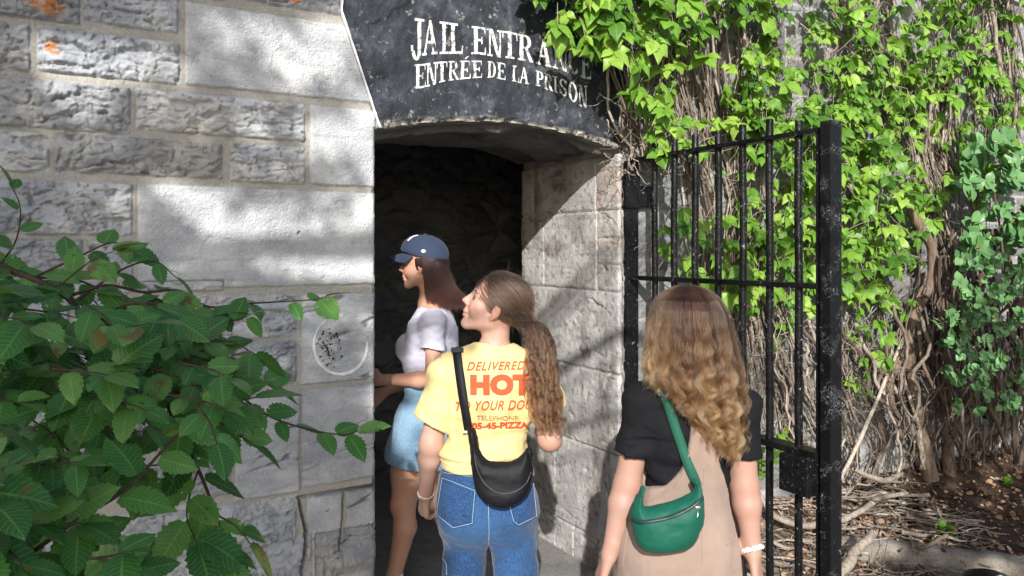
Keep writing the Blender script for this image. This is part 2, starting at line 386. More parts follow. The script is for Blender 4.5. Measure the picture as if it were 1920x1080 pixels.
def mat_cloth(name, col, var=.12, weave=900, sheen=.3, rough=.85, bmp=.25, col2=None, big=6):
    m = M(name); n = m.noise(weave, 2, .6); b = m.noise(big, 4)
    lo = tuple(x * (1 - var) for x in col); hi = tuple(min(1, x * (1 + var)) for x in col)
    c = m.ramp(b, [(.3, lo), (.7, hi)])
    c = m.mixc(m.math('MULTIPLY', n, .35), c, col2 or tuple(x * .7 for x in col))
    return m.fin(c, rough, m.bump(n, bmp, .002), Sheen_Weight=sheen * .25, Specular_IOR_Level=.2)
def mat_denim(name, dk, lt, fade):
    m = M(name); n = m.noise(7, 5, .6); w_ = m.noise(420, 2, .7, stretch=(1, 1, .25)); f = m.attr('fade')
    c = m.mixc(m.math('ADD', m.math('MULTIPLY', f, fade), m.ramp(n, [(.35, 0), (.75, .35)]), clamp=True), dk, lt)
    c = m.mixc(m.math('MULTIPLY', m.ramp(w_, [(.45, 0), (.6, 1)]), .3), c, tuple(min(1, x * 1.5 + .05) for x in lt))
    return m.fin(c, .85, m.bump(w_, .35, .002), Sheen_Weight=.15, Specular_IOR_Level=.2)
def mat_skin(name, col, lip=(.45, .14, .12), brow=(.05, .025, .015)):
    m = M(name); n = m.noise(9, 4); n2 = m.noise(90, 3)
    c = m.ramp(n, [(.3, tuple(x * y for x, y in zip(col, (1.02, .88, .84)))), (.7, col)])
    c = m.mixc(m.math('MULTIPLY', n2, .18), c, tuple(x * y for x, y in zip(col, (.8, .6, .5))))
    c = m.mixc(m.attr('blush'), c, tuple(x * y for x, y in zip(col, (1.0, .66, .58))))
    c = m.mixc(m.attr('lip'), c, lip); c = m.mixc(m.attr('brow'), c, brow)
    return m.fin(c, .5, m.bump(m.noise(260, 3), .12, .002), Subsurface_Weight=.12, Subsurface_Radius=(.012, .004, .002), Specular_IOR_Level=.35)
def mat_plain(name, col, rough=.5, metal=0.0, bmp=0.0, scale=80):
    m = M(name); n = m.noise(scale, 4)
    c = m.mixc(n, tuple(x * .75 for x in col), tuple(min(1, x * 1.2) for x in col))
    return m.fin(c, rough, m.bump(n, bmp, .004) if bmp else None, Metallic=metal)
def mat_hair(name, root, tip, dark):
    m = M(name); h = m.node('ShaderNodeHairInfo'); hb = m.node('ShaderNodeBsdfHairPrincipled', parametrization='COLOR')
    c = m.ramp(h.outputs['Intercept'], [(0.0, root), (.22, root), (.8, tip)])
    c = m.mixc(m.ramp(h.outputs['Random'], [(.3, 0), (1, .75)]), c, dark)
    m.set(hb.inputs['Color'], c); hb.inputs['Roughness'].default_value = .38; hb.inputs['Radial Roughness'].default_value = .5
    if 'Random Roughness' in hb.inputs: hb.inputs['Random Roughness'].default_value = .2
    m.l.new(hb.outputs[0], m.out.inputs[0]); return m.m

M_WALL = mat_stone('grey_limestone'); M_REVEAL = mat_stone('warm_limestone', .55, .82); M_OLDWALL = mat_stone('darker_limestone', .25, .62); M_RUBBLE = mat_stone('dark_rubble', 0, .28)  # the wall right of the door gets a darker copy of the stone
M_BLACKPAINT = mat_paint_black(); M_LETTER = mat_letter(); M_IRON = mat_iron(); M_CRACK = mat_iron_crackle()
M_IVY = mat_leaf('creeper_leaf', (.050, .145, .018), (.165, .345, .036), (.34, .52, .085), .42, .34, .22, 0, 6)
M_ELM = mat_leaf('elm_leaf', (.030, .112, .028), (.068, .200, .048), (.15, .32, .072), .36, .30, .38, .6, 11)
M_SHRUB = mat_leaf('honeysuckle_leaf', (.075, .19, .060), (.13, .28, .105), (.22, .40, .16), .40, .22, .12, 0, 4)
M_WEED = mat_leaf('weed_leaf', (.08, .20, .02), (.14, .30, .03), (.2, .36, .04), .5, .35, .1)
M_VINE = mat_bark('dead_vine_bark', (.50, .43, .36), (.10, .072, .055), 60)  # dark end also stands in for shade on the lower right stems
M_TRUNK = mat_bark('vine_trunk_bark', (.20, .145, .105), (.27, .20, .15), 45)
M_TWIG = mat_bark('elm_twig_bark', (.075, .05, .035), (.11, .08, .06), 60)
M_SKIN1 = mat_skin('fair_skin', (.36, .235, .19)); M_SKIN2 = mat_skin('light_skin', (.43, .29, .235)); M_SKIN3 = mat_skin('tanned_skin', (.50, .31, .225))
M_BLACKTEE = mat_cloth('black_cotton', (.006, .006, .008), sheen=0); M_YELLOW = mat_cloth('yellow_cotton', (.64, .51, .24), .07, col2=(.56, .43, .18))
M_LILAC = mat_cloth('pale_lilac_cotton', (.56, .555, .66), .05); M_BEIGE = mat_cloth('taupe_linen', (.265, .20, .165), .10, 420, .3, .9, .5, (.22, .15, .12), 14)
M_JEANS = mat_denim('blue_denim', (.005, .026, .088), (.022, .075, .18), .75); M_SKIRT = mat_denim('washed_denim', (.12, .225, .34), (.25, .38, .50), .5)
M_THREAD = mat_plain('pale_stitching', (.30, .40, .50), .8)
M_GREEN = mat_cloth('bottle_green_nylon', (.006, .085, .055), .12, 700, .1, .55, .2); M_GREENS = mat_cloth('green_webbing', (.016, .092, .06), .1, 500, .1, .7, .5)
M_DARKZIP = mat_plain('dark_zip', (.01, .03, .03), .5); M_BLACKNY = mat_cloth('black_nylon', (.007, .007, .009), .15, 600, 0, .6, .25); M_STEEL = mat_plain('bright_metal', (.75, .72, .66), .3, 1.0)
M_CAP = mat_cloth('navy_cotton_twill', (.032, .047, .088), .12, 600, .3); M_CHALK = mat_plain('white_chalk_paint', (.72, .72, .71), .85, 0, .3, 120); M_WHITE = mat_plain('white_thread', (.78, .78, .78), .7); M_PEARL = mat_plain('white_beads', (.75, .72, .66), .3)
M_RED = mat_cloth('red_print', (.62, .085, .035), .1, 120, 0, .8); M_PRINTDK = mat_cloth('dark_red_print', (.50, .07, .03), .1, 120, 0, .8); M_BROWNPRINT = mat_cloth('brown_print', (.34, .20, .08), .1, 120, 0, .8)
M_HAIR1 = mat_hair('golden_brown_hair', (.055, .026, .014), (.27, .140, .055), (.03, .013, .006)); M_HAIR1B = mat_hair('brown_lowlights', (.032, .014, .008), (.11, .048, .017), (.018, .008, .005)); M_HAIR2B = mat_hair('brown_highlights', (.12, .070, .042), (.18, .085, .036), (.06, .034, .02)); M_HAIR2 = mat_hair('brown_curly_hair', (.038, .021, .013), (.085, .036, .014), (.018, .010, .007)); M_HAIR3 = mat_hair('auburn_hair', (.024, .007, .006), (.042, .013, .010), (.013, .005, .004))
M_SCALP1 = mat_plain('brown_hair_mass', (.035, .017, .009), .6); M_SCALP2 = mat_plain('dark_hair_mass', (.022, .013, .009), .6); M_SCALP3 = mat_plain('auburn_hair_mass', (.016, .006, .005), .6)
M_EYE = mat_plain('eye', (.10, .07, .05), .15); M_BERRY = mat_plain('red_berry', (.5, .02, .01), .25); M_FLOWER = mat_plain('yellow_flower', (.75, .55, .02), .6)
def mat_ground(name, cols, sc=12, bmp=.6):
    m = M(name); n = m.noise(sc, 7, .7); f = m.noise(120, 4, .7)
    c = m.ramp(n, [(.3, cols[0]), (.5, cols[1]), (.72, cols[2])]); c = m.mixc(m.ramp(f, [(.35, .6), (.5, 0)]), c, tuple(x * .4 for x in cols[0]))
    return m.fin(c, .93, m.bump(m.noise(60, 6, .75), bmp, .02), Specular_IOR_Level=.15)
M_PAVE = mat_ground('worn_concrete', ((.16, .155, .15), (.23, .22, .21), (.30, .29, .27)), 6, .35)
M_SOIL = mat_ground('dark_soil', ((.035, .022, .015), (.085, .055, .038), (.17, .12, .085)), 9, .9); M_DUST = mat_ground('pale_dry_earth', ((.24, .20, .16), (.40, .345, .285), (.52, .46, .39)), 8, .7)
def mat_litter():
    m = M('dry_leaf_litter'); r = m.attr('rnd'); return m.fin(m.ramp(r, [(0, (.07, .035, .02)), (.45, (.22, .12, .065)), (.8, (.36, .24, .15)), (1, (.50, .40, .28))]), .85)
M_LITTER = mat_litter()

# ---------------------------------------------------------------- leaf templates
def leaf_tpl(st=9, prof=None, ser=.10, fold=.25, droop=.35, width=.5, tip=1.6):
    t = np.linspace(0, 1, st); wv = (np.sin(np.pi * np.clip(t, 0, 1) ** .72) ** .85) * width if prof is None else np.interp(t, *prof) * width
    sg = np.where(np.arange(st) % 2 == 0, 1 - ser, 1 + ser); wv = wv * sg; wv[-1] = 0
    V = []; ux = []; uy = []
    for i in range(st):
        zc = -droop * t[i] ** 2
        for c in (-1, -.5, 0, .5, 1):
            V.append((c * wv[i], t[i] - .05 * abs(c) * (i > 0), zc + fold * abs(c) * wv[i] - .25 * fold * (abs(c) > .9) * wv[i])); ux.append(c); uy.append(t[i])
    F = [(i * 5 + j, i * 5 + j + 1, i * 5 + j + 6, i * 5 + j + 5) for i in range(st - 1) for j in range(4)]
    return np.array(V), np.array(F), np.array(ux), np.array(uy)
class Leaves:
    def __init__(s): s.V = []; s.F = []; s.ux = []; s.uy = []; s.r = []; s.n = 0
    def add(s, tpl, pos, fwd, up, size, rnd=None):
        V, F, ux, uy = tpl; f = nrm(fwd); sd_ = nrm(np.cross(f, up)); u_ = np.cross(sd_, f)
        s.V.append(pos + size * (V[:, :1] * sd_ + V[:, 1:2] * f + V[:, 2:] * u_)); s.F.append(F + s.n); s.n += len(V)
        s.ux.append(ux); s.uy.append(uy); s.r.append(np.full(len(V), RNG.random() if rnd is None else rnd))
    def build(s, name, mat, parent):
        return mesh_np(name, np.concatenate(s.V), np.concatenate(s.F), mat, parent, True, {'ux': np.concatenate(s.ux), 'uy': np.concatenate(s.uy), 'rnd': np.concatenate(s.r)})
def rv(s=1.0): return RNG.normal(0, s, 3)

# ---------------------------------------------------------------- the stone wall
U_L = float(wall_uz(703, 600)[0])          # left edge of the doorway
U_R = -0.052                                # right edge of the doorway (front arris of the right jamb)
REV = 1.0                                   # thickness of the wall
def zpx(x, y): return float(wall_uz(x, y)[1])
def upx(x, y=471): return float(wall_uz(x, y)[0])
# stones of the left side as the photograph shows them: left x, top y (at left), right x, bottom y (at left), kind (0 rock faced, 1 dressed)
ST = [(-60, -60, 150, 20, 0), (158, -52, 334, 40, 0), (430, -80, 640, -4, 0), (347, -90, 424, -6, 0), (-60, 32, 56, 126, 0), (68, 46, 337, 132, 0), (347, 2, 720, 158, 2),
      (-70, 134, 244, 231, 0), (255, 164, 572, 243, 0), (581, 196, 704, 346, 1), (-70, 238, 92, 318, 0), (102, 247, 418, 322, 0), (430, 266, 572, 340, 0),
      (-70, 331, 248, 439, 0), (258, 344, 704, 543, 2), (-60, 446, 156, 520, 0), (166, 452, 250, 520, 0), (-60, 527, 130, 640, 0), (140, 530, 420, 552, 0), (140, 560, 395, 640, 0), (400, 556, 556, 640, 0),
      (400, 648, 556, 728, 0), (150, 648, 392, 735, 0), (-60, 648, 142, 735, 0), (566, 553, 704, 722, 1), (566, 732, 704, 915, 1), (440, 748, 562, 940, 1), (200, 760, 434, 860, 0), (-60, 750, 192, 860, 0), (240, 868, 434, 960, 0), (-60, 868, 232, 980, 0),
      (400, 952, 556, 1062, 0), (150, 975, 392, 1085, 0), (-60, 990, 142, 1100, 0), (576, 930, 641, 1034, 1), (650, 925, 706, 1030, 1), (574, 1043, 706, 1140, 1), (400, 1070, 566, 1180, 0), (150, 1095, 392, 1190, 0), (-60, 1110, 142, 1200, 0)]
STONES = []
for x0, y0, x1, y1, k in ST:
    STONES.append((upx(x0), upx(x1), zpx(x0, y1), zpx(x0, y0), k))
zlow = 0.42
r_ = random.Random(5)
def courses(u0, u1, z0, z1, seed, hmin=.16, hmax=.3, wmin=.3, wmax=.75, kind=0, gap=.014):
    r_ = random.Random(seed); out = []; z = z0
    while z < z1:
        h = r_.uniform(hmin, hmax); u = u0 - r_.uniform(0, .3)
        while u < u1:
            wd = r_.uniform(wmin, wmax); wd = wd if u + wd < u1 - .12 else u1 - u + gap; out.append((u, u + wd - gap, z, z + h - gap, kind)); u += wd
        z += h
    return out
STONES_L = STONES + courses(upx(-60) - 2.2, upx(-60) - .012, -.1, 3.6, 11) + courses(upx(-60), U_L + .02, -.3, zlow, 12, .2, .26) + courses(upx(-60), U_L + .25, zpx(347, -100), 3.6, 13)
STONES_R = courses(-.2, 6.2, -.2, 3.8, 21, .2, .34, .35, .8, 0)
def stone_field(u, z, stones, seed=0, amp=1.0):
    """height out of the wall, mortar mask, dressed mask, tint"""
    global CRK; CRK = np.zeros(u.shape); h = np.full(u.shape, -.007); mo = np.ones(u.shape); dr = np.zeros(u.shape); ti = np.full(u.shape, .5)
    h = h + .003 * fbm(u * 40, z * 40, 3.3, 3)
    wob = .003 * (fbm(u * 22, z * 22, 1.7, 3) - .5) * 2
    for i, (a, b, c, d, k) in enumerate(stones):
        m = (u > a - .01) & (u < b + .01) & (z > c - .01) & (z < d + .01)
        if not m.any(): continue
        uu, zz = u[m], z[m]; wb = wob[m]
        e = np.minimum(np.minimum(uu - a, b - uu), np.minimum(zz - c, d - zz)) + wb
        r = np.random.default_rng(1000 * seed + i); o = r.random(3) * 50; tint = r.random()
        if k == 0:
            x, y = uu + .07 * fbm(uu * 9 + o[0], zz * 9, o[1], 3), zz + .07 * fbm(uu * 9, zz * 9 + o[2], o[0], 3)
            f = fbm(x * 7 + o[0], y * 16 + o[1], o[2], 5, .55)
            q = f * 8; fl = np.floor(q); ter = (fl + sst(.62, 1, q - fl)) / 8
            rg = ridged(x * 8 + o[1], y * 15 + o[2], o[0], 4)
            f2 = fbm(x * 22 + o[2], y * 42 + o[0], o[1], 4); q2 = f2 * 5; t2 = (np.floor(q2) + sst(.55, 1, q2 - np.floor(q2))) / 5
            rg2 = ridged(x * 17 + o[2], y * 34 + o[0], o[1], 3); cr_ = np.maximum(sst(.87, .93, rg) * sst(.42, .6, fbm(uu * 6, zz * 6, o[1], 2)), .6 * sst(.89, .95, rg2)); hh = .006 + .038 * (ter - .42) + .017 * (t2 - .5) - .018 * sst(.72, .9, rg) - .010 * sst(.78, .92, rg2) + .010 * sst(0, .05, e) + .010 * (fbm(x * 55, y * 80, o[1], 3) - .5)
            hh = np.clip(hh, -.012, .045)
        else:
            lay = fbm(uu * 3 + o[0], zz * 30 + uu * 5 + o[1], o[2], 4); crk = ridged(uu * 3.2 + o[0], zz * 11 - uu * 2 + o[1], o[2], 3); cr_ = .9 * sst(.90, .95, crk) * (r.random() > .3) * (k == 1)
            hh = .006 + .004 * (fbm(uu * 9, zz * 9, o[0], 4) - .5) - .006 * sst(.62, .72, lay) * r.random() - .010 * sst(.88, .95, crk) * (r.random() > .3) * (k == 1) - .004 * (k == 2) * sst(.62, .70, fbm(uu * 12 + o[1], zz * 12, o[2], 4))
        ed = sst(-.001, .007 if k == 0 else .005, e)
        hh = hh * ed + (1 - ed) * -.008
        take = e > -.002
        idx = np.where(m); idx = tuple(q[take] for q in idx)
        CRK[idx] = (cr_ * ed)[take]; h[idx] = hh[take]; mo[idx] = 1 - sst(-.001, .003, e)[take]; dr[idx] = min(k, 1); ti[idx] = tint
    return h * amp, mo, dr, ti
def skew(z):                                  # slanted left edge of the painted lintel
    za, zb = zpx(710, 240), zpx(636, 22); ua, ub = U_L + .012, upx(636, 22)
    t = (z - za) / (zb - za)
    return np.where(z < za, U_L, ua + (ub - ua) * np.clip(t, 0, 1) + np.where(t > 1, (t - 1) * .02, 0))
def gridF(a, b):
    i = np.arange(a - 1)[:, None] * b; j = np.arange(b - 1)[None]
    return np.stack([i + j, i + b + j, i + b + j + 1, i + j + 1], -1).reshape(-1, 4)
LICH = [(92, 12, .042), (70, 6, .02), (550, 2, .016), (96, 86, .022), (106, 100, .014)]
def lichen(u, z):
    l = np.zeros(u.shape)
    for x, y, r in LICH:
        a, b = wall_uz(x, y); d = np.sqrt(((u - a) / 1.5) ** 2 + (z - b) ** 2) + .03 * (fbm(u * 50, z * 50, 2.2, 3) - .5)
        l = np.maximum(l, 1 - sst(r * .4, r, d))
    return l
prison = thing('stone_prison_building', 'old grey limestone prison wall with an arched doorway and black painted lintel', 'building', tuple(W(-.7, .5, 0)))
# left of the door
zz = np.concatenate([np.arange(-.05, .45, .02), np.arange(.45, 2.86, .0042), np.arange(2.86, 3.6, .03)])
def wall_sheet(name, ul, stones, seed, ucount, right=None, zz=zz):
    uL = ul; s = np.linspace(0, 1, ucount); Z, Sx = np.meshgrid(zz, s, indexing='ij')
    R = right(Z) if right is not None else None; Uu = uL + (R - uL) * Sx
    h, mo, dr, ti = stone_field(Uu, Z, stones, seed)
    return Uu, Z, h, mo, dr, ti
Uu, Z, h, mo, dr, ti = wall_sheet('w', upx(-60), STONES_L, 1, 400, skew); CRK_L = CRK
# gap and crack beside the broken stones near the bottom of the jamb
ga = [(560, 940), (600, 931), (650, 925), (700, 917)]
for (xa, ya), (xb, yb), wd in (((562, 940), (575, 1000), .006), ((575, 1000), (566, 1080), .008), ((560, 934), (620, 924), .006), ((620, 924), (703, 911), .007), ((646, 925), (636, 1032), .004)):
    a = np.array(wall_uz(xa, ya)); b = np.array(wall_uz(xb, yb)); e = b - a; t = np.clip(((Uu - a[0]) * e[0] + (Z - a[1]) * e[1]) / (e @ e), 0, 1)
    d = np.sqrt((Uu - a[0] - t * e[0]) ** 2 + (Z - a[1] - t * e[1]) ** 2) + .006 * (fbm(Uu * 30, Z * 30, 7.7, 3) - .5)
    f = 1 - sst(wd * .6, wd * 1.3, d); h = h * (1 - f) - .07 * f; mo = mo * (1 - f)
hu, hz = wall_uz(560, 436); dh = np.sqrt((Uu - hu) ** 2 + (Z - hz) ** 2); h -= .02 * (1 - sst(.004, .008, dh))
ru, rz = wall_uz(632, 648); CRK_L = np.maximum(CRK_L, .42 * (1 - sst(.03, .12, np.sqrt((Uu - ru) ** 2 + (Z - rz) ** 2))) * sst(.40, .60, fbm(Uu * 16, Z * 30, 5, 4)) * dr)
edge = sst(0, .012, (np.where(Z < zpx(710, 240), U_L, 9) - Uu))
h = h - .010 * (1 - edge) * (.5 + fbm(Uu * 3, Z * 25, 4.4, 3))
V = W(Uu, -h, Z)
mesh_np('facade', V, gridF(*Z.shape), M_WALL, prison, True, {'mortar': mo, 'dressed': dr, 'tint': ti, 'lichen': lichen(Uu, Z), 'crack': CRK_L})
HL_U, HL_Z, HL_H = Uu, Z, h
# far left, out of the picture
us = np.arange(upx(-60) - 2.2, upx(-60) + .004, .03); zf = np.arange(-.05, 3.6, .03); Z2, U2 = np.meshgrid(zf, us, indexing='ij')
h2, mo2, dr2, ti2 = stone_field(U2, Z2, STONES_L, 1); mesh_np('facade', W(U2, -h2, Z2), gridF(*Z2.shape), M_WALL, prison, True, {'mortar': mo2, 'dressed': dr2, 'tint': ti2, 'lichen': np.zeros(Z2.shape)})
# right of the door, under the creeper
us = np.concatenate([np.arange(U_R, 3.9, .010), np.arange(3.9, 6, .04)]); zf = np.arange(-.05, 3.6, .012); Z2, U2 = np.meshgrid(zf, us, indexing='ij')
h2, mo2, dr2, ti2 = stone_field(U2, Z2, STONES_R, 2, .8); nt_ = fbm(U2 * 3, Z2 * 3, 4, 3); mesh_np('facade', W(U2, -h2, Z2), gridF(*Z2.shape), M_OLDWALL, prison, True, {'crack': CRK, 'mortar': mo2 * .7, 'dressed': dr2, 'tint': ti2 * .8 - .2 * nt_, 'lichen': np.zeros(Z2.shape)})
# arch
AC_U = .5 * (U_L + U_R) + .0; SPR, RISE = 2.232, .088; HALF = .5 * (U_R - U_L) + .01
def arch(u): return SPR + RISE * (1 - ((u - AC_U) / HALF) ** 2)
# painted lintel
na, nb = 420, 240
Sx, Tt = np.meshgrid(np.linspace(0, 1, na), np.linspace(0, 1, nb), indexing='xy')
TOP = 3.6
tz = Tt ** 1.6
u0 = U_L + (U_R + .02 - U_L) * Sx
Zl = arch(u0) + (TOP - arch(u0)) * tz
Ul = skew(Zl) + (U_R + .02 - skew(Zl)) * Sx
Zl = arch(np.clip(Ul, U_L, U_R)) * (1 - tz) + TOP * tz
edg = Zl - arch(np.clip(Ul, U_L, U_R))
def lint_h(u, z): return .004 + .010 * (fbm(u * 6, z * 6, 2.2, 4) - .5) + .008 * (fbm(u * 30, z * 30, 5.1, 4) - .5) - .006 * sst(.8, .9, ridged(u * 5, z * 5, 7.7, 3))
hl = lint_h(Ul, Zl) - .014 * (1 - sst(0, .02, edg + .02 * (fbm(u0 * 25, Zl * 0, 1.1, 3) - .5)))
Zl = Zl - .012 * (1 - sst(0, .03, edg)) * (fbm(u0 * 22, 0 * Zl, 8.8, 3) - .3)
lintel = mesh_np('painted_lintel', W(Ul, -hl, Zl), gridF(nb, na), M_BLACKPAINT, prison, True, {'edge': 1 - sst(.006, .026, edg + .03 * (fbm(u0 * 14, Zl * 14, 3.1, 3) - .5))})
lintel['label'] = 'black painted lintel with flaking paint'
# white line along its slanted edge
zs = np.linspace(zpx(710, 240), 2.80, 90); lw = .0042 + .003 * (fbm(zs * 40, 0 * zs, 1.5, 3) - .5) * 2; ue = skew(zs) + .006
V = np.concatenate([W(ue - lw, -.017, zs), W(ue + lw, -.017, zs), W(ue + lw, .01, zs), W(ue - lw, .01, zs)]).reshape(4, -1, 3).transpose(1, 0, 2).reshape(-1, 3)
F = [(i * 4 + j, i * 4 + (j + 1) % 4, i * 4 + 4 + (j + 1) % 4, i * 4 + 4 + j) for i in range(89) for j in range(4)]
mesh_py('border_line', V, F, mat_plain('white_painted_line', (.62, .63, .64), .8, 0, .3), lintel)
# soffit of the vault
vs = np.linspace(U_L, U_R, 170); ts = np.linspace(0, REV, 120); T2, V2 = np.meshgrid(ts, vs, indexing='ij')
lip = 1 - sst(0.0, .16, T2)
za = arch(V2) + .05 * sst(.10, .16, T2) * (fbm(V2 * 3, T2 * 6, 2, 4) + .2) - .0 - .022 * fbm(V2 * 9, T2 * 16, 4, 4) * (T2 > .01) - .03 * sst(.70, .85, ridged(V2 * 2, T2 * 5, 3, 3))* (T2 > .05)
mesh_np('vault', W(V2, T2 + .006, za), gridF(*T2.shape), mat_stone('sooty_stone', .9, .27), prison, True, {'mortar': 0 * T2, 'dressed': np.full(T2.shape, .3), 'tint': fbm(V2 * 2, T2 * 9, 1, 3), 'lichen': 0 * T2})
# right jamb (the reveal that shows)
def reveal(name, u, sign, stones, seed, mat):
    tt = np.linspace(0, REV, 230); zr = np.arange(-.05, 2.36, .0075); Z3, T3 = np.meshgrid(zr, tt, indexing='ij')
    h3, mo3, dr3, ti3 = stone_field(T3, Z3, stones, seed, 1.0)
    h3 = h3 + .006 * (fbm(T3 * 8, Z3 * 8, 3, 4) - .5) + .005 * (fbm(T3 * 40, Z3 * 40, 3, 3) - .5)
    rnd = .02 * (1 - sst(0, .025, T3)) * (.3 + fbm(Z3 * 9, T3 * 0, 6, 3)) + .02 * (1 - sst(0, .03, REV - T3)) * (.4 + fbm(Z3 * 9, T3 * 0, 2, 3))
    h3 = h3 - rnd
    stn = sst(.52, .68, fbm(T3 * 9 + 3, Z3 * 1.6, 4, 5)) * .6 + sst(.55, .70, fbm(T3 * 5, Z3 * 7, 9, 5)) * .5 + .6 * sst(.66, .70, fbm(T3 * 40, Z3 * 40, 2, 3)); wht = (1 - sst(.01, .05, np.abs(T3 - .215 + .02 * (fbm(Z3 * 4, 0 * Z3, 9, 3) - .5)))) * sst(.45, .62, fbm(T3 * 30, Z3 * 6, 1, 4)) * sst(.9, 1.3, Z3) * (1 - sst(1.75, 2.0, Z3))
    brick = (T3 < .21) & (Z3 > 1.74) & (Z3 < 2.16)
    return mesh_np(name, W(u - sign * h3, T3, Z3), gridF(*Z3.shape) if sign > 0 else gridF(*Z3.shape)[:, ::-1], mat, prison, True, {'crack': np.clip(stn * (wht < .1) + CRK * .6, 0, 1), 'mortar': mo3 * .25, 'dressed': dr3 * .8, 'tint': ti3 * .7 + .15 + wht * .8, 'lichen': brick * .32 * (fbm(T3 * 12, Z3 * 12, 5, 3))})
def zrev(y): return 1.72 + (HOR - y) / FPX * float(W(U_R, 0, 0)[1])
zc = [zrev(y) for y in (1180, 1035, 858, 705, 548, 392, 285)]
RS = []
for i in range(len(zc) - 1):
    g = .0035; a, b = zc[i] + g, zc[i + 1] - g
    if i in (5,): cuts = [0, .21, .84, 1.02]
    elif i == 4: cuts = [0, .20, .72, 1.02]
    elif i == 0: cuts = [0, .42, 1.02]
    elif i == 1: cuts = [0, .6, 1.02]
    else: cuts = [0, 1.02]
    for j in range(len(cuts) - 1):
        if i == 4 and j == 0:
            for q in range(3): RS.append((cuts[j] - .02, cuts[j + 1] - .003, a + (b - a) * q / 3, a + (b - a) * (q + 1) / 3 - .004, 1))
        else: RS.append((cuts[j] + (.002 if j else -.02), cuts[j + 1] - .002, a, b, 1))
RS += courses(-.02, 1.02, -.1, zc[0], 31, .2, .25, .4, .7, 1)
reveal('door_jamb', U_R, 1, RS, 5, M_REVEAL)
reveal('door_jamb', U_L, -1, courses(-.02, 1.02, -.1, 2.4, 32, .2, .3, .4, .7, 1), 6, M_WALL)
# the dark passage behind: rubble walls, back wall, ceiling
def rubble(name, f, a0, a1, z0, z1, seed, flip=False, step=.012):
    aa = np.arange(a0, a1, step); zr = np.arange(z0, z1, step); Z4, A4 = np.meshgrid(zr, aa, indexing='ij')
    best = np.full(Z4.shape, 9.); sec = best.copy(); r = np.random.default_rng(seed); hh = np.zeros(Z4.shape); tn = hh.copy()
    n = int((a1 - a0) * (z1 - z0) / .022); px_ = a0 + r.random(n) * (a1 - a0); pz = z0 + r.random(n) * (z1 - z0); hs = r.random(n)
    wx = A4 + .04 * (fbm(A4 * 9, Z4 * 9, 1, 3) - .5); wz = Z4 + .04 * (fbm(A4 * 9, Z4 * 9, 7, 3) - .5)
    for i in range(n):
        d = np.sqrt(((wx - px_[i]) / 1.45) ** 2 + (wz - pz[i]) ** 2); m = d < best
        sec = np.where(m, best, np.minimum(sec, d)); hh = np.where(m, hs[i], hh); tn = hh; best = np.where(m, d, best)
    e = sec - best
    H = (.02 + .05 * hh) * sst(.004, .045, e) + .022 * (fbm(A4 * 12, Z4 * 12, 3, 4) - .5)
    F = gridF(*Z4.shape); F = F[:, ::-1] if flip else F
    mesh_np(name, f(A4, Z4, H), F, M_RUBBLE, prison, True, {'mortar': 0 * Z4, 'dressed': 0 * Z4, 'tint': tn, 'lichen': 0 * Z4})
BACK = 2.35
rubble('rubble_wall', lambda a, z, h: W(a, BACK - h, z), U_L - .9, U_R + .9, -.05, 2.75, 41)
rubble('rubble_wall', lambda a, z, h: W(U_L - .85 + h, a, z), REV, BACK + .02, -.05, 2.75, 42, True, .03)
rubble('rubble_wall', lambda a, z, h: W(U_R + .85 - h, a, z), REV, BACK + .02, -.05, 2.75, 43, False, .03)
q = MB()
for u0_, u1_, n0, n1, z0, z1 in ((U_L - 1.0, U_R + 1.0, .2, BACK + .3, 2.72, 2.9), (U_L - 1.0, U_R + 1.0, BACK + .05, BACK + .3, -.1, 2.72), (U_L - 1.05, U_L - .88, REV - .2, BACK + .05, -.1, 2.72), (U_R + .88, U_R + 1.05, REV - .2, BACK + .05, -.1, 2.72), (U_L - .88, U_L - .05, REV - .2, REV - .02, -.1, 2.72), (U_R + .05, U_R + .88, REV - .2, REV - .02, -.1, 2.72), (U_L - .05, U_R + .05, REV - .2, REV - .012, 2.42, 2.72)):
    q.box(W((u0_ + u1_) / 2, (n0 + n1) / 2, (z0 + z1) / 2), U, N, (0, 0, 1), (u1_ - u0_) / 2, (n1 - n0) / 2, (z1 - z0) / 2)
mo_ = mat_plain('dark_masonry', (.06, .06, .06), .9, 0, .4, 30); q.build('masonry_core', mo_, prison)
q = MB()      # coping and back face so that the wall has its thickness
q.box(W(1.3, REV / 2, 3.66), U, N, (0, 0, 1), 5.6, REV / 2 + .05, .07, .01); q.build('coping', M_WALL, prison)
q = MB(); q.box(W(3.4, REV - .1, 1.75), U, N, (0, 0, 1), 2.5, .1, 1.84); q.build('masonry_core', mo_, prison); q = MB(); q.box(W(-4.1, REV - .1, 1.75), U, N, (0, 0, 1), 1.8, .1, 1.84); q.build('masonry_core', mo_, prison)

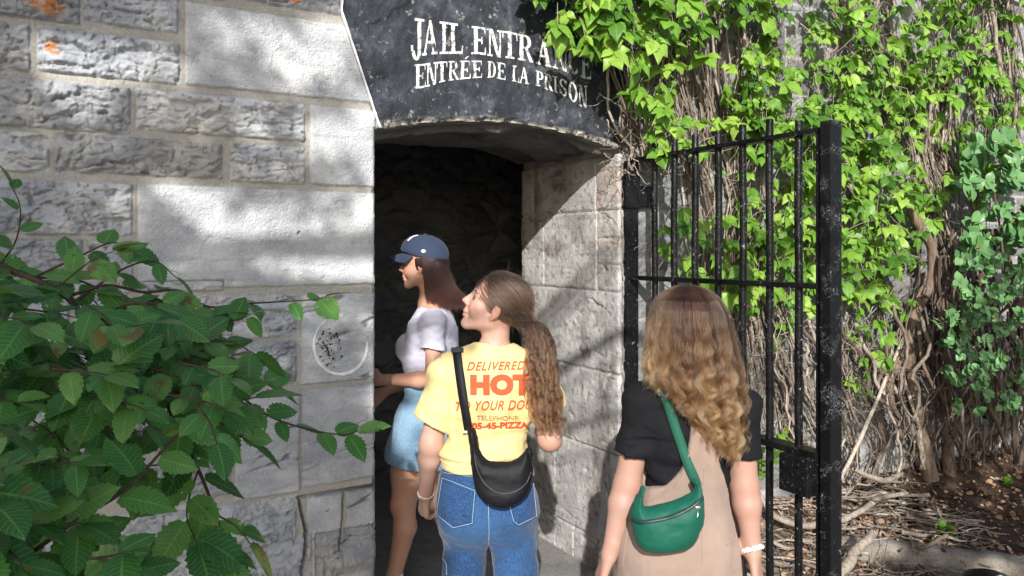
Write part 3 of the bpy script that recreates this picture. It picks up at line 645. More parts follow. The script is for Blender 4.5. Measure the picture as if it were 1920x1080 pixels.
# ---------------------------------------------------------------- lettering on the lintel (hand-cut glyphs with serifs)
def G(*polys): return polys
def rect(x0, y0, x1, y1): return [(x0, y0), (x1, y0), (x1, y1), (x0, y1)]
def arc(cx, cy, rx, ry, a0, a1, w0, w1, n=14):
    o = []
    for i in range(n):
        q = []
        for k in (i, i + 1):
            a = math.radians(a0 + (a1 - a0) * k / n); wd = w0 + (w1 - w0) * abs(math.cos(a)); q.append(((cx + rx * math.cos(a), cy + ry * math.sin(a)), (cx + (rx - wd) * math.cos(a), cy + (ry - wd * .8) * math.sin(a))))
        o.append([q[0][0], q[1][0], q[1][1], q[0][1]])
    return o
def ser(x, y, w=.2): return rect(x - w, y - .035, x + w, y + .035)
def stem(x, w=.11, s=.2, a=0, b=1): return [rect(x - w, a, x + w, b), ser(x, a + .035, s), ser(x, b - .035, s)]
GLY = {
 'I': stem(.5, .16, .42), 'L': stem(.32, .13, .3) + [rect(.3, 0, .95, .08), [(.87, 0), (.97, 0), (.97, .3), (.93, .3)]],
 'J': [rect(.52, .18, .78, 1), ser(.65, .965, .34)] + arc(.42, .16, .34, .26, -180, 0, .1, .24) + [rect(.02, .14, .2, .3)],
 'A': [[(.08, 0), (.19, 0), (.55, 1), (.45, 1)], [(.66, 0), (.92, 0), (.58, 1), (.42, 1)], rect(.28, .32, .7, .40), ser(.13, .035, .15), ser(.79, .035, .2)],
 'E': stem(.28, .13, .27) + [rect(.28, .92, .92, 1), rect(.28, 0, .95, .08), rect(.28, .47, .72, .55), [(.86, 1), (.94, 1), (.94, .74), (.9, .74)], [(.88, 0), (.97, 0), (.97, .28), (.93, .28)], rect(.66, .38, .74, .64)],
 'N': [rect(.14, 0, .24, 1), ser(.19, .035, .17), ser(.14, .965, .16), [(.14, 1), (.36, 1), (.86, .0), (.66, 0)], rect(.78, 0, .88, 1), ser(.83, .965, .17)],
 'T': stem(.5, .13, .27) + [rect(.04, .92, .96, 1), [(.03, 1), (.12, 1), (.08, .70), (.03, .70)], [(.97, 1), (.88, 1), (.92, .70), (.97, .70)]],
 'R': stem(.24, .12, .24) + arc(.48, .74, .36, .26, -90, 90, .07, .22) + [rect(.24, .93, .5, 1), rect(.24, .47, .5, .54), [(.42, .5), (.62, .5), (.98, 0), (.74, 0)]],
 'P': stem(.26, .13, .26) + arc(.5, .72, .38, .28, -90, 90, .07, .24) + [rect(.26, .93, .52, 1), rect(.26, .44, .52, .51)],
 'D': stem(.24, .12, .22) + arc(.45, .5, .5, .5, -90, 90, .08, .26, 18) + [rect(.24, .92, .46, 1), rect(.24, 0, .46, .08)],
 'C': arc(.54, .5, .48, .5, 50, 310, .08, .26, 20) + [rect(.78, .66, .9, .95)], 'O': arc(.5, .5, .47, .5, 0, 360, .07, .24, 26),
 'S': arc(.5, .74, .38, .26, 20, 270, .09, .2, 14) + arc(.5, .26, .4, .26, 90, -160, .09, .2, 14) + [rect(.78, .7, .87, .94), rect(.1, .05, .19, .3)],
}
L1 = [('J', 415, 478, 85, 262), ('A', 468, 542, 95, 252), ('I', 545, 592, 100, 249), ('L', 590, 656, 110, 248), ('E', 695, 760, 125, 251), ('N', 763, 838, 138, 264), ('T', 834, 908, 147, 270), ('R', 908, 980, 163, 282), ('A', 992, 1062, 184, 304), ('N', 1066, 1142, 200, 322), ('C', 1140, 1192, 216, 342), ('E', 1195, 1244, 234, 366)]
L2 = [('E', 432, 486, 297, 408), ('N', 484, 538, 289, 396), ('T', 534, 584, 284, 378), ('R', 588, 638, 282, 370), ('E', 640, 692, 280, 364), ('E', 698, 744, 280, 360), ('D', 768, 808, 284, 358), ('E', 810, 852, 290, 366), ('L', 880, 916, 304, 378), ('A', 914, 958, 312, 386), ('P', 988, 1028, 330, 399), ('R', 1026, 1068, 342, 416), ('I', 1066, 1092, 352, 426), ('S', 1094, 1136, 364, 442), ('O', 1138, 1182, 378, 470), ('N', 1184, 1226, 396, 496)]
def put_letters(line, name, dy=0):
    cx = np.array([(a + b) / 2 for _, a, b, _, _ in line]); tp = np.array([t for *_, t, _ in line]); bt = np.array([b for *_, b in line]); q = MB()
    def place(ch, a, b, polys):
        for pl in polys:
            pts = []
            for i in range(len(pl)):
                p, r = pl[i], pl[(i + 1) % len(pl)]
                for k in range(3): pts.append((p[0] + (r[0] - p[0]) * k / 3, p[1] + (r[1] - p[1]) * k / 3))
            cxg = sum(p[0] for p in pts) / len(pts); cyg = sum(p[1] for p in pts) / len(pts); pts.append((cxg, cyg))
            V = []
            for gx, gy in pts:
                X = a + (b - a) * gx; Yt = np.interp(X, cx, tp); Yb = np.interp(X, cx, bt); y = Yb + (Yt - Yb) * gy
                u, z = wall_uz(600 + X / 2.4545, y / 2.4545); V.append(W(u, -float(lint_h(u, z)) - .0025, z))
            n = len(pts) - 1; q.add(V, [(i, (i + 1) % n, n) for i in range(n)])
    for ch, a, b, t, bo in line: place(ch, a, b, GLY[ch])
    if name == 'e': pass
    return q, place
q, pl = put_letters(L1, 'a'); q2, pl2 = put_letters(L2, 'b'); pl2('acc', 640, 692, [[(.42, 1.08), (.56, 1.08), (.86, 1.24), (.66, 1.24)]])
q.v += []; n0 = len(q.v); q.v += q2.v; q.f += [tuple(i + n0 for i in f) for f in q2.f]
q.build('lettering', M_LETTER, lintel)['label'] = 'faded white serif lettering JAIL ENTRANCE, ENTREE DE LA PRISON'

# painted ring with flecks of black paint on the stone beside the door
def wall_surf(px, py, lift):
    u, z = wall_uz(px, py); i = int(np.argmin(np.abs(HL_Z[:, 0] - z))); j = int(np.argmin(np.abs(HL_U[i] - u))); return W(u, -float(HL_H[i, j]) - lift, z)
q = MB(); th = np.radians(np.concatenate([np.arange(-85, -370, -5)])); 
for i in range(len(th) - 1):
    a0, a1 = th[i], th[i + 1]
    deg = (math.degrees(a0) + 720) % 360
    if 275 < deg < 360 and deg < 352: continue
    wd = 1.5 + 1.3 * abs(math.sin(a0 * .5 + 1.2)) + .5 * math.sin(i * 1.7)
    c = lambda a, r: wall_surf(637 + 50 * math.cos(a) * r / 52, 646 + 55 * math.sin(a) * r / 52, .0035)
    q.add([c(a0, 52 - wd), c(a1, 52 - wd), c(a1, 52 + wd), c(a0, 52 + wd)], [(0, 1, 2, 3)])
q.build('painted_ring', M_CHALK, prison)['label'] = 'broken white painted ring'
q = MB(); rr = random.Random(3)
for i in range(210):
    a = rr.uniform(0, 6.28); r = 42 * rr.random() ** .7; x, y = 616 + r * .62 * math.cos(a), 655 + r * .95 * math.sin(a)
    if (x - 637) ** 2 + (y - 646) ** 2 > 46 ** 2 or (x > 645 and rr.random() < .7): continue
    s = rr.uniform(.5, 1.2) * (2.6 if rr.random() < .25 else 1); k = rr.randint(5, 8); V = [wall_surf(x + s * rr.uniform(.3, 1.3) * math.cos(6.28 * j / k), y + s * rr.uniform(.3, 1.3) * math.sin(6.28 * j / k), .003) for j in range(k)]
    q.add(V, [tuple(range(k))])
q.build('paint_flakes', mat_plain('black_paint_flakes', (.02, .022, .03), .8), prison)

# ---------------------------------------------------------------- ground
q = MB(); q.add([(-60, -60, 0), (60, -60, 0), (60, 60, 0), (-60, 60, 0)], [(0, 1, 2, 3)]); g = q.build('ground', M_PAVE); tag(g, 'worn grey concrete ground in front of the wall', 'ground', kind='structure')
q = MB(); q.add([W(U_L - .85, -.02, .02), W(U_R + .85, -.02, .02), W(U_R + .85, BACK, .02), W(U_L - .85, BACK, .02)], [(0, 1, 2, 3)]); g = q.build('passage_floor', M_PAVE); tag(g, 'grey concrete floor of the dark passage', 'floor', kind='structure')
KERB = [(.85, 4.02), (1.55, 4.22), (2.0, 4.185), (2.62, 3.9), (3.3, 3.5), (4.2, 2.9), (5.2, 2.2)]
kc = spline(KERB, 80)
def bed_h(u, n, x, y):               # earth banked against the wall and inside the kerb
    out = -n                          # distance in front of the wall
    b = np.interp(x, kc[:, 0], kc[:, 1]); inn = sst(-.02, .10, y - b)
    bank = .20 * (1 - sst(0.0, .62, out)) * sst(.1, .4, u)
    return np.maximum(bank, .115 * inn) + .09 * inn * (1 - sst(.0, .9, out)) + .035 * (fbm(u * 4, n * 4, 1, 4) - .45) + .014 * (fbm(u * 18, n * 18, 1, 3) - .5)
uu = np.arange(.02, 5.6, .022); nn = np.arange(-2.6, .03, .022); N5, U5 = np.meshgrid(nn, uu, indexing='ij'); P5 = W(U5, N5, 0 * U5)
hb = bed_h(U5, N5, P5[..., 0], P5[..., 1]); P5[..., 2] = hb - .02
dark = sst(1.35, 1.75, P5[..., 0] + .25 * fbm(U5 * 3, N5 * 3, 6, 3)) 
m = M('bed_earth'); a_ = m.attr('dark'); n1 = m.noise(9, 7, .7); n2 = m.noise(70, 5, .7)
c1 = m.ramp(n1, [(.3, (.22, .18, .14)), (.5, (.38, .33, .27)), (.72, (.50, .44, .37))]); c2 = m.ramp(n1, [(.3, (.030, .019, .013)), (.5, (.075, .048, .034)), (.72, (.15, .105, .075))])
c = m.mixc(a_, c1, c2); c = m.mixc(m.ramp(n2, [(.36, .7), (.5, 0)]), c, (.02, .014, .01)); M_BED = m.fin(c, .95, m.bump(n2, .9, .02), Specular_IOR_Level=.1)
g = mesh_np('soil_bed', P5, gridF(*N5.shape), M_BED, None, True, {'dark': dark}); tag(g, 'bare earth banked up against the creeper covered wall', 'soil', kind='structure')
# kerb
q = MB(); t = np.gradient(kc, axis=0); t /= np.linalg.norm(t, axis=1)[:, None]; nn_ = np.stack([-t[:, 1], t[:, 0]], 1)
prof = [(-.06, -.03), (-.055, .105), (-.045, .122), (.05, .13), (.06, .12), (.06, -.03)]; V = []
for i in range(len(kc)):
    j = .012 * (fbm(i * .35, 3, 3, 3) - .5) * 2
    for o, z in prof: V.append((kc[i, 0] + nn_[i, 0] * (o + j), kc[i, 1] + nn_[i, 1] * (o + j), z + (j if z > 0 else 0)))
k = len(prof); F = [(i * k + j, i * k + (j + 1) % k, i * k + k + (j + 1) % k, i * k + k + j) for i in range(len(kc) - 1) for j in range(k)]
g = mesh_py('kerb', V, F, mat_ground('kerb_stone', ((.16, .145, .12), (.26, .235, .20), (.36, .33, .29)), 10, .6), None, True); tag(g, 'low curved concrete kerb edging the soil bed', 'kerb', kind='structure')
# ground height used to set things down
def ground_z(x, y):
    d = np.array([x - HX, y - HY, 0]); u = float(d @ U); n = float(d @ N)
    if u < .02 or n > .03: return 0.0
    return max(0.0, float(bed_h(np.array(u), np.array(n), np.array(x), np.array(y))) - .02)
# litter
TW = leaf_tpl(5, None, .0, .15, .3, .34); L = Leaves()
for i in range(5200):
    if i < 3400: x, y = RNG.uniform(1.6, 3.7), RNG.uniform(3.2, 5.6)
    else: x, y = RNG.uniform(.9, 2.5), RNG.uniform(3.6, 4.5)
    d = np.array([x - HX, y - HY, 0]); 
    if float(d @ N) > -.02: continue
    z = ground_z(x, y); L.add(TW, np.array([x, y, z + .006 + RNG.random() * .012]), np.array([RNG.normal(), RNG.normal(), RNG.normal() * .3]), np.array([RNG.normal() * .5, RNG.normal() * .5, 1]), RNG.uniform(.012, .05) * (1.0 if i % 3 else .6))
g = L.build('leaf_litter', M_LITTER, None); tag(g, 'dry brown leaf litter and bark bits scattered on the soil bed', 'leaf litter', kind='stuff')
# small unidentified black and white thing at the bottom edge of the picture
c0 = P(1852, 1086, 3.62); c0[2] = 0
sp = thing('ground_object', 'low rounded black object with a white patch beside the kerb', 'lamp', tuple(c0))
q = MB(); pr = [(.0, .190), (.05, .187), (.085, .172), (.105, .137), (.110, .09), (.110, 0)]; k = 28; V = []
for r, z in pr:
    for j in range(k): a = 6.2832 * j / k; V.append(c0 + np.array([max(r, .002) * math.cos(a) * 1.15, max(r, .002) * math.sin(a), z]))
q.add(V, [(i * k + j, i * k + k + j, i * k + k + (j + 1) % k, i * k + (j + 1) % k) for i in range(len(pr) - 1) for j in range(k)]); q.build('housing', M_IRON, sp, True)
q = MB(); V = []
for r, z in ((.045, .1885), (.068, .1825), (.088, .170), (.1075, .135)):
    for j in range(9): a = -1.35 + .075 * j; V.append(c0 + np.array([r * math.cos(a) * 1.17, r * math.sin(a) * 1.015, z + .002]))
q.add(V, [(i * 9 + j, i * 9 + 9 + j, i * 9 + 10 + j, i * 9 + 1 + j) for i in range(3) for j in range(8)]); q.build('white_patch', M_WHITE, sp, True)

# ---------------------------------------------------------------- iron gate
GD = np.array([.583, -1.0, 0.0]); GW = float(np.linalg.norm(GD)); GD /= GW; GN = np.array([-GD[1], GD[0], 0]) * -1   # GN: towards the doorway side
H0 = np.array([.601, 3.89, 0])
def gp(wf, z, off=0.0): return H0 + GD * GW * wf + GN * off + np.array([0, 0, z])
gate = thing('iron_gate', 'black iron bar gate swung open, with lock box and cracked paint on its end post', 'gate', tuple(H0))
ZT, ZM, ZB = 2.193, 1.586, .94
q = MB(); q.box(gp(1.03, 1.14), GD, GN, (0, 0, 1), .024, .033, 1.07, .004); q.build('end_post', M_CRACK, gate)
q = MB(); q.box(gp(.992, 1.14), GD, GN, (0, 0, 1), .008, .02, 1.05, .002); q.build('end_strip', M_IRON, gate)
q = MB(); q.box(gp(.012, 1.12), GD, GN, (0, 0, 1), .012, .040, 1.06, .003); q.build('hinge_stile', M_IRON, gate)
for z, hh in ((ZT - .012, .010), (ZM, .011), (ZB, .013), (.12, .013)):
    q = MB(); q.box(gp(.505, z), GD, GN, (0, 0, 1), GW * .49, .026 if z > 1 else .034, hh, .003); q.build('rail', M_IRON, gate)
for i, wf in enumerate((.17, .29, .41, .535, .657, .78, .904)):
    q = MB(); zt = ZT + (.055, .058, .062, .060, .066, .068, .040)[i]; zz_ = np.concatenate([[.06], np.linspace(.2, zt - .004, 18), [zt]])
    pts = [gp(wf, z) + np.array([.0015 * math.sin(z * 9 + i), .0015 * math.cos(z * 7 + i), 0]) for z in zz_]; r = np.full(len(pts), .0158); r[-1] = .0125
    q.tube(pts, r, 16); q.build('bar', M_IRON, gate, True)
q = MB(); q.box(gp(.938, .862, .044), GD, GN, (0, 0, 1), .066, .040, .072, .006); lb = q.build('lock_box', M_IRON, gate)
for dw, dz in ((.03, .05), (-.05, .045), (.04, -.055), (-.055, -.05), (0, 0.0)):
    q = MB(); q.box(gp(.938 + dw * .75, .862 + dz * .85, .0865), GD, GN, (0, 0, 1), .008, .005, .008, .003); q.build('rivet', M_IRON, lb, True)
for z in (2.02, .55):
    q = MB(); q.box(gp(.012, z), GD, GN, (0, 0, 1), .020, .048, .085, .008); hg = q.build('hinge', M_IRON, gate)
    q = MB(); q.box(gp(.012, z - .02) + U * .085, U, N, (0, 0, 1), .05, .022, .055, .006); q.build('hinge_lug', M_IRON, hg)

# ---------------------------------------------------------------- people
def frame(f, u): f = nrm(f); r = nrm(np.cross(f, u)); return r, f, np.cross(r, f)
def yawR(a): return np.array([[math.cos(a), math.sin(a), 0], [-math.sin(a), math.cos(a), 0], [0, 0, 1.0]])
def add_head(s, c, f, u, neck, sc=1.0, jaw=1.0):
    r, f, u = frame(f, u); R = np.array([r, f, u]); c = np.array(c)
    Q = lambda x, y, z: c + sc * (x * r + y * f + z * u)
    s.ell(Q(0, -.015, .035), np.array([.074, .094, .080]) * sc, R, .02)
    s.ell(Q(0, .028, -.012), np.array([.060, .062, .082]) * sc, R, .02)
    for k in (-1, 1):
        s.cone(Q(k * .046, .0, -.052), Q(k * .012, .064, -.090 * jaw), .024 * sc, .019 * sc, .02)
        s.ell(Q(k * .036, .052, -.030), np.array([.027, .030, .030]) * sc, R, .015)
        s.cone(Q(k * .012, .083, .020), Q(k * .040, .070, .022), .010 * sc, .010 * sc, .012)
    s.ell(Q(0, .076, -.093 * jaw), np.array([.019, .017, .018]) * sc, R, .015)
    for k in (-1, 1): s.ell(Q(k * .031, .094, .004), np.array([.017, .014, .011]) * sc, R, .012, 'sub')
    s.cone(Q(0, .084, .016), Q(0, .1085, -.021), .0070 * sc, .0095 * sc, .010)
    for k in (-1, 1): s.ell(Q(k * .010, .096, -.026), np.array([.008, .010, .007]) * sc, R, .006)
    s.cone(Q(0, .088, -.030), Q(0, .088, -.052), .010 * sc, .011 * sc, .010); s.ell(Q(0, .0915, -.055), np.array([.022, .0095, .0065]) * sc, R, .006); s.ell(Q(0, .0885, -.068), np.array([.019, .0105, .0075]) * sc, R, .006)
    s.ell(Q(0, .101, -.0612), np.array([.020, .010, .0018]) * sc, R, .003, 'sub')
    for k in (-1, 1):
        s.ell(Q(k * .074, -.012, -.010), np.array([.008, .0155, .025]) * sc, R, .006); s.ell(Q(k * .083, -.007, -.007), np.array([.007, .010, .017]) * sc, R, .004, 'sub')
        s.ell(Q(k * .071, -.004, -.036), np.array([.007, .009, .009]) * sc, R, .006)
    s.cone(Q(0, -.025, -.055), neck, .046 * sc, .050, .03)
    return Q, R
def add_hand(s, wrist, d, pn, th, L=.175, curl=(.35, .45, .35), k=.006, spread=.07, thumb=.6):
    """wrist, direction to the fingers, palm normal (fingers curl to it), thumb side"""
    d = nrm(d); pn = nrm(pn - d * (pn @ d)); sd_ = nrm(np.cross(d, pn)); sd_ = sd_ if sd_ @ th > 0 else -sd_
    w = np.array(wrist); q = L / .175
    s.cone(w - d * .03, w + d * .01, .025 * q, .024 * q, .012)
    rows = (.026, .0087, -.0087, -.025); fl = (.070, .079, .073, .056)
    for i, y in enumerate(rows):
        kn = w + d * (.088 - .006 * abs(i - 1)) * q + sd_ * y * q
        s.cone(w + d * .015 * q + sd_ * y * .55 * q, kn, .0145 * q, .0108 * q, .012)
        dd = nrm(d + sd_ * y * spread / .026); p = kn; seg = (.44, .31, .25); rad = (.0093, .0083, .0075, .0062); a = 0
        for j in range(3):
            a += curl[j] * (1 + .14 * (i - 1)); v = nrm(dd * math.cos(a) + pn * math.sin(a)); e = p + v * fl[i] * seg[j] * q
            s.cone(p, e, rad[j] * q, rad[j + 1] * q, .004); p = e
    b = w + d * .022 * q + sd_ * .020 * q; v = nrm(d * .62 + sd_ * .6 + pn * .5 * thumb); m = b + v * .045 * q
    s.cone(b, m, .0155 * q, .0115 * q, .010); v2 = nrm(d * .86 + sd_ * .25 + pn * .45 * thumb); e = m + v2 * .030 * q; s.cone(m, e, .0108 * q, .0092 * q, .005); s.cone(e, e + nrm(v2 + pn * .15) * .024 * q, .0092 * q, .0072 * q, .004)
def add_foot(s, ankle, f, L=.24):
    f = nrm(np.array(f)); a = np.array(ankle); h = np.array([a[0], a[1], .035]); s.cone(a, h - f * .03, .036, .034, .02)
    s.cone(h - f * .045, h + f * L * .4, .033, .030, .02); s.cone(h + f * L * .35, h + f * (L - .08) + np.array([0, 0, -.010]), .034, .024, .02)
    s.plane_local(np.array([a[0], a[1], .004]) , (0, 0, -1), .3)
def skin_attrs(V, Q=None, R=None, lips=True, sc=1.0, blush=()):
    at = {'lip': np.zeros(len(V)), 'brow': np.zeros(len(V)), 'blush': np.zeros(len(V))}
    if Q is not None:
        def el(c, rad):
            d = (V - Q(*c)) @ R.T; return np.sqrt(((d / (np.array(rad) * sc)) ** 2).sum(1))
        at['lip'] = np.maximum(1 - sst(.75, 1.1, el((0, .097, -.055), (.023, .014, .0065))), 1 - sst(.75, 1.1, el((0, .095, -.068), (.020, .014, .0080))))
        b = np.zeros(len(V))
        for k in (-1, 1):
            for x, z in ((.016, .023), (.026, .0275), (.037, .028), (.046, .024)): b = np.maximum(b, 1 - sst(.5, 1.1, el((k * x, .082 - .3 * max(0, x - .03), z), (.0085, .022, .0045))))
            b = np.maximum(b, .8 * (1 - sst(.5, 1.1, el((k * .031, .088, .0095), (.016, .012, .0030))))); at['blush'] = np.maximum(at['blush'], .6 * (1 - sst(.3, 1.3, el((k * .045, .055, -.025), (.03, .04, .022)))))
            at['blush'] = np.maximum(at['blush'], .7 * (1 - sst(.6, 1.2, el((k * .078, -.01, -.01), (.016, .03, .036)))))
        at['brow'] = b; at['blush'] = np.maximum(at['blush'], .6 * (1 - sst(.5, 1.2, el((0, .107, -.026), (.016, .016, .014)))))
    for c, r in blush: at['blush'] = np.maximum(at['blush'], .45 * (1 - sst(.2, 1, np.linalg.norm(V - np.array(c), axis=1) / r)))
    return at
def finish(s, name, mat, parent, attrs=None, disp=None, it=1):
    V, F = s.mesh(); V = relax(V, F, it)
    if disp is not None: V = V + normals(V, F) * disp(V)[:, None]
    return mesh_np(name, V, F, mat, parent, True, attrs(V) if attrs else None)
def eyes(Q, R, parent, sc=1.0):
    for k in (-1, 1):
        c = Q(k * .031, .0722, .003); bm = bmesh.new(); bmesh.ops.create_uvsphere(bm, u_segments=16, v_segments=10, radius=.0118 * sc)
        for v in bm.verts: v.co = v.co + Vector(c)
        me = bpy.data.meshes.new('eye'); bm.to_mesh(me); bm.free(); me.polygons.foreach_set('use_smooth', np.ones(len(me.polygons), bool)); link('eye', me, parent, M_EYE)
def hair(name, curves, rad, mat, parent):
    sz = [len(c) for c in curves]; hc = bpy.data.hair_curves.new(name); hc.add_curves(sz)
    p = np.concatenate(curves).astype(np.float32); hc.position_data.foreach_set('vector', p.ravel())
    at = hc.attributes.get('radius') or hc.attributes.new('radius', 'FLOAT', 'POINT')
    rr = np.concatenate([np.linspace(1, .45, n) * rad for n in sz]).astype(np.float32); at.data.foreach_set('value', rr)
    return link(name, hc, parent, mat)
def folds(amp, sx, sz, seed=0.0):
    return lambda V: amp * (2 * fbm(V[:, 0] * sx + seed, V[:, 1] * sx, V[:, 2] * sz, 4) - 1)
def edge_sdf(s, pts, d=2.3):         # cut by a polygon given in picture columns/rows at depth d, extruded along the view depth
    X, Y, Z = s.grid(); x = ((np.array(pts)[:, 0] - 960) / FPX * d); z = 1.72 + (HOR - np.array(pts)[:, 1]) / FPX * d
    p2 = polysdf(X[:, 0, 0][:, None] + 0 * Z[0, 0][None], Z[0, 0][None] + 0 * X[:, 0, 0][:, None], np.stack([x, z], 1))
    return p2[:, None, :].astype(np.float32)

def sleeve(t, a0, e, a, cn, r0, r1, rin, k=.03):
    q = SDF(t.lo, t.lo + t.h * (t.n - 1), t.h); q.D = q.D[:t.n[0], :t.n[1], :t.n[2]]; q.n = t.n
    q.cone(a0, e + a * .06, r0, r1, .02); r, X, Y, Z = q.sl(e - .2, e + .2); cn = nrm(cn)
    q.D[r] = np.maximum(q.D[r], (X - e[0]) * cn[0] + (Y - e[1]) * cn[1] + (Z - e[2]) * cn[2]); q.cone(e - a * .03, e + a * .04, rin, rin + .006, .004, 'sub')
    h = np.maximum(k - np.abs(t.D - q.D), 0) / k; t.D = (np.minimum(t.D, q.D) - h * h * k / 4).astype(np.float32)

# ================= woman in the black t-shirt =================
D1 = 2.33
p1 = thing('person', 'woman seen from behind with long golden curls, black t-shirt and taupe pinafore, green bag', 'person', (.545, D1, 0))
hc1 = P(1287, 613, D1); nb1 = P(1292, 712, D1 + .01)
sh = [P(1205, 757, D1), P(1388, 765, D1)]; el1 = [P(1176, 908, D1 + .00), P(1396, 912, D1)]; wr1 = [P(1144, 1036, D1 - .03), P(1411, 1032, D1 - .03)]
R1 = yawR(.12)
def torso1(s, g=0.0, k=.05):
    s.ell(P(1292, 790, D1), np.array([.150, .098, .165]) + g, R1, k); s.ell(P(1290, 880, D1 + .01), np.array([.133, .095, .16]) + g, R1, k)
    s.ell(P(1280, 1010, D1), np.array([.165, .120, .15]) + g, R1, k)
def arm(s, a, b, c, r0, r1, r2, r3, g=0.0, k=.02):
    s.chain([a, a + (b - a) * .35, b], [r0 + g, r0 + g * 1.0 - .003, r1 + g], k); s.chain([b, b + (c - b) * .28, c], [r1 + g, r2 + g, r3 + g], k)
b = SDF((.20, 2.12, -.01), (.95, 2.60, 1.65), .0042)
Q1, RH1 = add_head(b, hc1, (-.10, 1, .03), (0, 0, 1), nb1, 1.0)
torso1(b, -.012)
for i, sgn in ((0, -1), (1, 1)):
    arm(b, sh[i], el1[i], wr1[i], .046, .040, .041, .0235)
    b.cone(nb1 + np.array([0, 0, .0]), sh[i] + np.array([0, 0, .005]), .052, .045, .05)
    b.ell(el1[i] + np.array([.004, -.020, -.008]), (.017, .016, .02), None, .02)
hd = [nrm(wr1[0] - el1[0]), nrm(wr1[1] - el1[1])]
add_hand(b, wr1[0], nrm(hd[0] + np.array([-.10, .15, 0])), np.array([.9, .1, .1]), np.array([.1, 1, 0.]), .172)
add_hand(b, wr1[1], nrm(hd[1] + np.array([.05, -.05, 0])), np.array([-.75, .5, 0]), np.array([-.6, .7, 0.]), .172)
lg = [P(1225, 1080, D1), P(1335, 1080, D1)]
for i in (0, 1):
    h_ = np.array([lg[i][0], D1, .80]); kn = np.array([lg[i][0] + (.01, -.005)[i], D1 + .01 + .05 * i, .44]); an = np.array([lg[i][0] + (.02, -.01)[i], D1 - .03 + .10 * i, .085]); b.chain([h_, kn, an], [.08, .052, .036], .03); b.cone(kn + (an - kn) * .25 + np.array([0, -.015, 0]), an, .05, .03, .03)
    add_foot(b, an, (.05 * (2 * i - 1), 1, 0))
finish(b, 'body', M_SKIN1, p1, lambda V: skin_attrs(V, Q1, RH1, blush=[(el1[0] + [0, -.03, 0], .045), (el1[1] + [0, -.03, 0], .045)] + [(wr1[i] + hd[i] * .09, .06) for i in (0, 1)])); eyes(Q1, RH1, p1)
# black t-shirt
t = SDF((.22, 2.14, .95), (.95, 2.58, 1.42), .005); torso1(t, .0)
for i in (0, 1):
    t.cone(nb1 + np.array([0, 0, -.035]), sh[i] + np.array([0, 0, .0]), .062, .060, .05)
    e = sh[i] + (el1[i] - sh[i]) * .62; a = nrm(e - sh[i]); sleeve(t, sh[i], e, a, a, .056, .060, .048)
t.plane((0, 0, .985), (0, 0, -1)); t.ell(nb1 + np.array([0, .0, .03]), (.075, .07, .055), None, .006, 'sub')
tee1 = finish(t, 'tshirt', M_BLACKTEE, p1, None, lambda V: folds(.013, 6, 9, 1)(V) + folds(.008, 13, 22, 3)(V) + .006 * np.sin(V[:, 2] * 70 + 9 * fbm(V[:, 0] * 6, V[:, 1] * 6, V[:, 2] * 6, 2)) * (V[:, 2] < 1.16) * (np.abs(V[:, 0] - .5) < .16))
# pinafore
j = SDF((.24, 2.08, .05), (.86, 2.62, 1.36), .0055); torso1(j, .020)
j.ell(P(1280, 1060, D1), (.180, .135, .20), R1, .06)
for i in (0, 1): 
    kx = lg[i][0] + (-.005, .005)[i]; j.chain([np.array([kx, D1 + .0, .80]), np.array([kx, D1 + .02, .45]), np.array([kx + (.01, -.005)[i], D1 + .0 + .05 * i, .14])], [.115, .105, .10], .05)
j.plane((0, 0, .13), (0, 0, -1))
for i in (0, 1):     # keep clear of the arms
    pass
poly = [(1100, 2100), (1158, 1120), (1166, 1010), (1172, 962), (1205, 941), (1248, 916), (1277, 884), (1291, 845), (1298, 740), (1338, 740), (1341, 840), (1352, 878), (1374, 925), (1386, 1000), (1394, 1120), (1460, 2100)]
X, Y, Z = j.grid(); pd = edge_sdf(j, poly, D1 - .1)
j.D = np.where(Y < D1 + .02, np.maximum(j.D, pd), np.maximum(j.D, np.maximum(Z - 1.20, np.abs(X - .53) - .13 - np.maximum(0, 1.03 - Z) * 3))).astype(np.float32)
j.D = np.maximum(j.D, -(0 * X + 0 * Y + 1.36 - Z) * 0 - 9)
pin = finish(j, 'pinafore', M_BEIGE, p1, None, lambda V: folds(.014, 6, 2.2, 5)(V) + folds(.006, 16, 5, 2)(V) + .003 * np.sin(V[:, 0] * 60 + 5 * fbm(V[:, 0] * 4, V[:, 1], V[:, 2] * 3, 2)), 2)
bp = bvh_of(pin); bt1 = bvh_of(tee1)
def seam(bv, pts, name, parent, mat, r=.0016, off=.001, m=40):
    pp = spline(np.array([(x, y, 0) for x, y in pts], float), m); o = []
    for x, y, _ in pp:
        h_, n_ = hit(bv, x, y, off)
        if h_ is not None: o.append(h_)
    if len(o) > 3: q = MB(); q.tube(o, r, 5); return q.build(name, mat, parent, True)
M_BSEAM = mat_plain('taupe_seam', (.29, .205, .165), .9)
seam(bp, [(1168, 1060), (1175, 1000), (1180, 960)], 'hem', pin, M_BSEAM); seam(bp, [(1206, 946), (1249, 921), (1279, 889), (1293, 850)], 'hem', pin, M_BSEAM, .0022)
seam(bp, [(1343, 850), (1356, 885), (1372, 930), (1381, 985)], 'hem', pin, M_BSEAM, .0022); seam(bp, [(1362, 1022), (1375, 1018), (1384, 1012)], 'pocket_edge', pin, M_BSEAM, .0022); seam(bp, [(1316, 1060), (1316, 960), (1320, 880)], 'back_seam', pin, M_BSEAM, .0010)
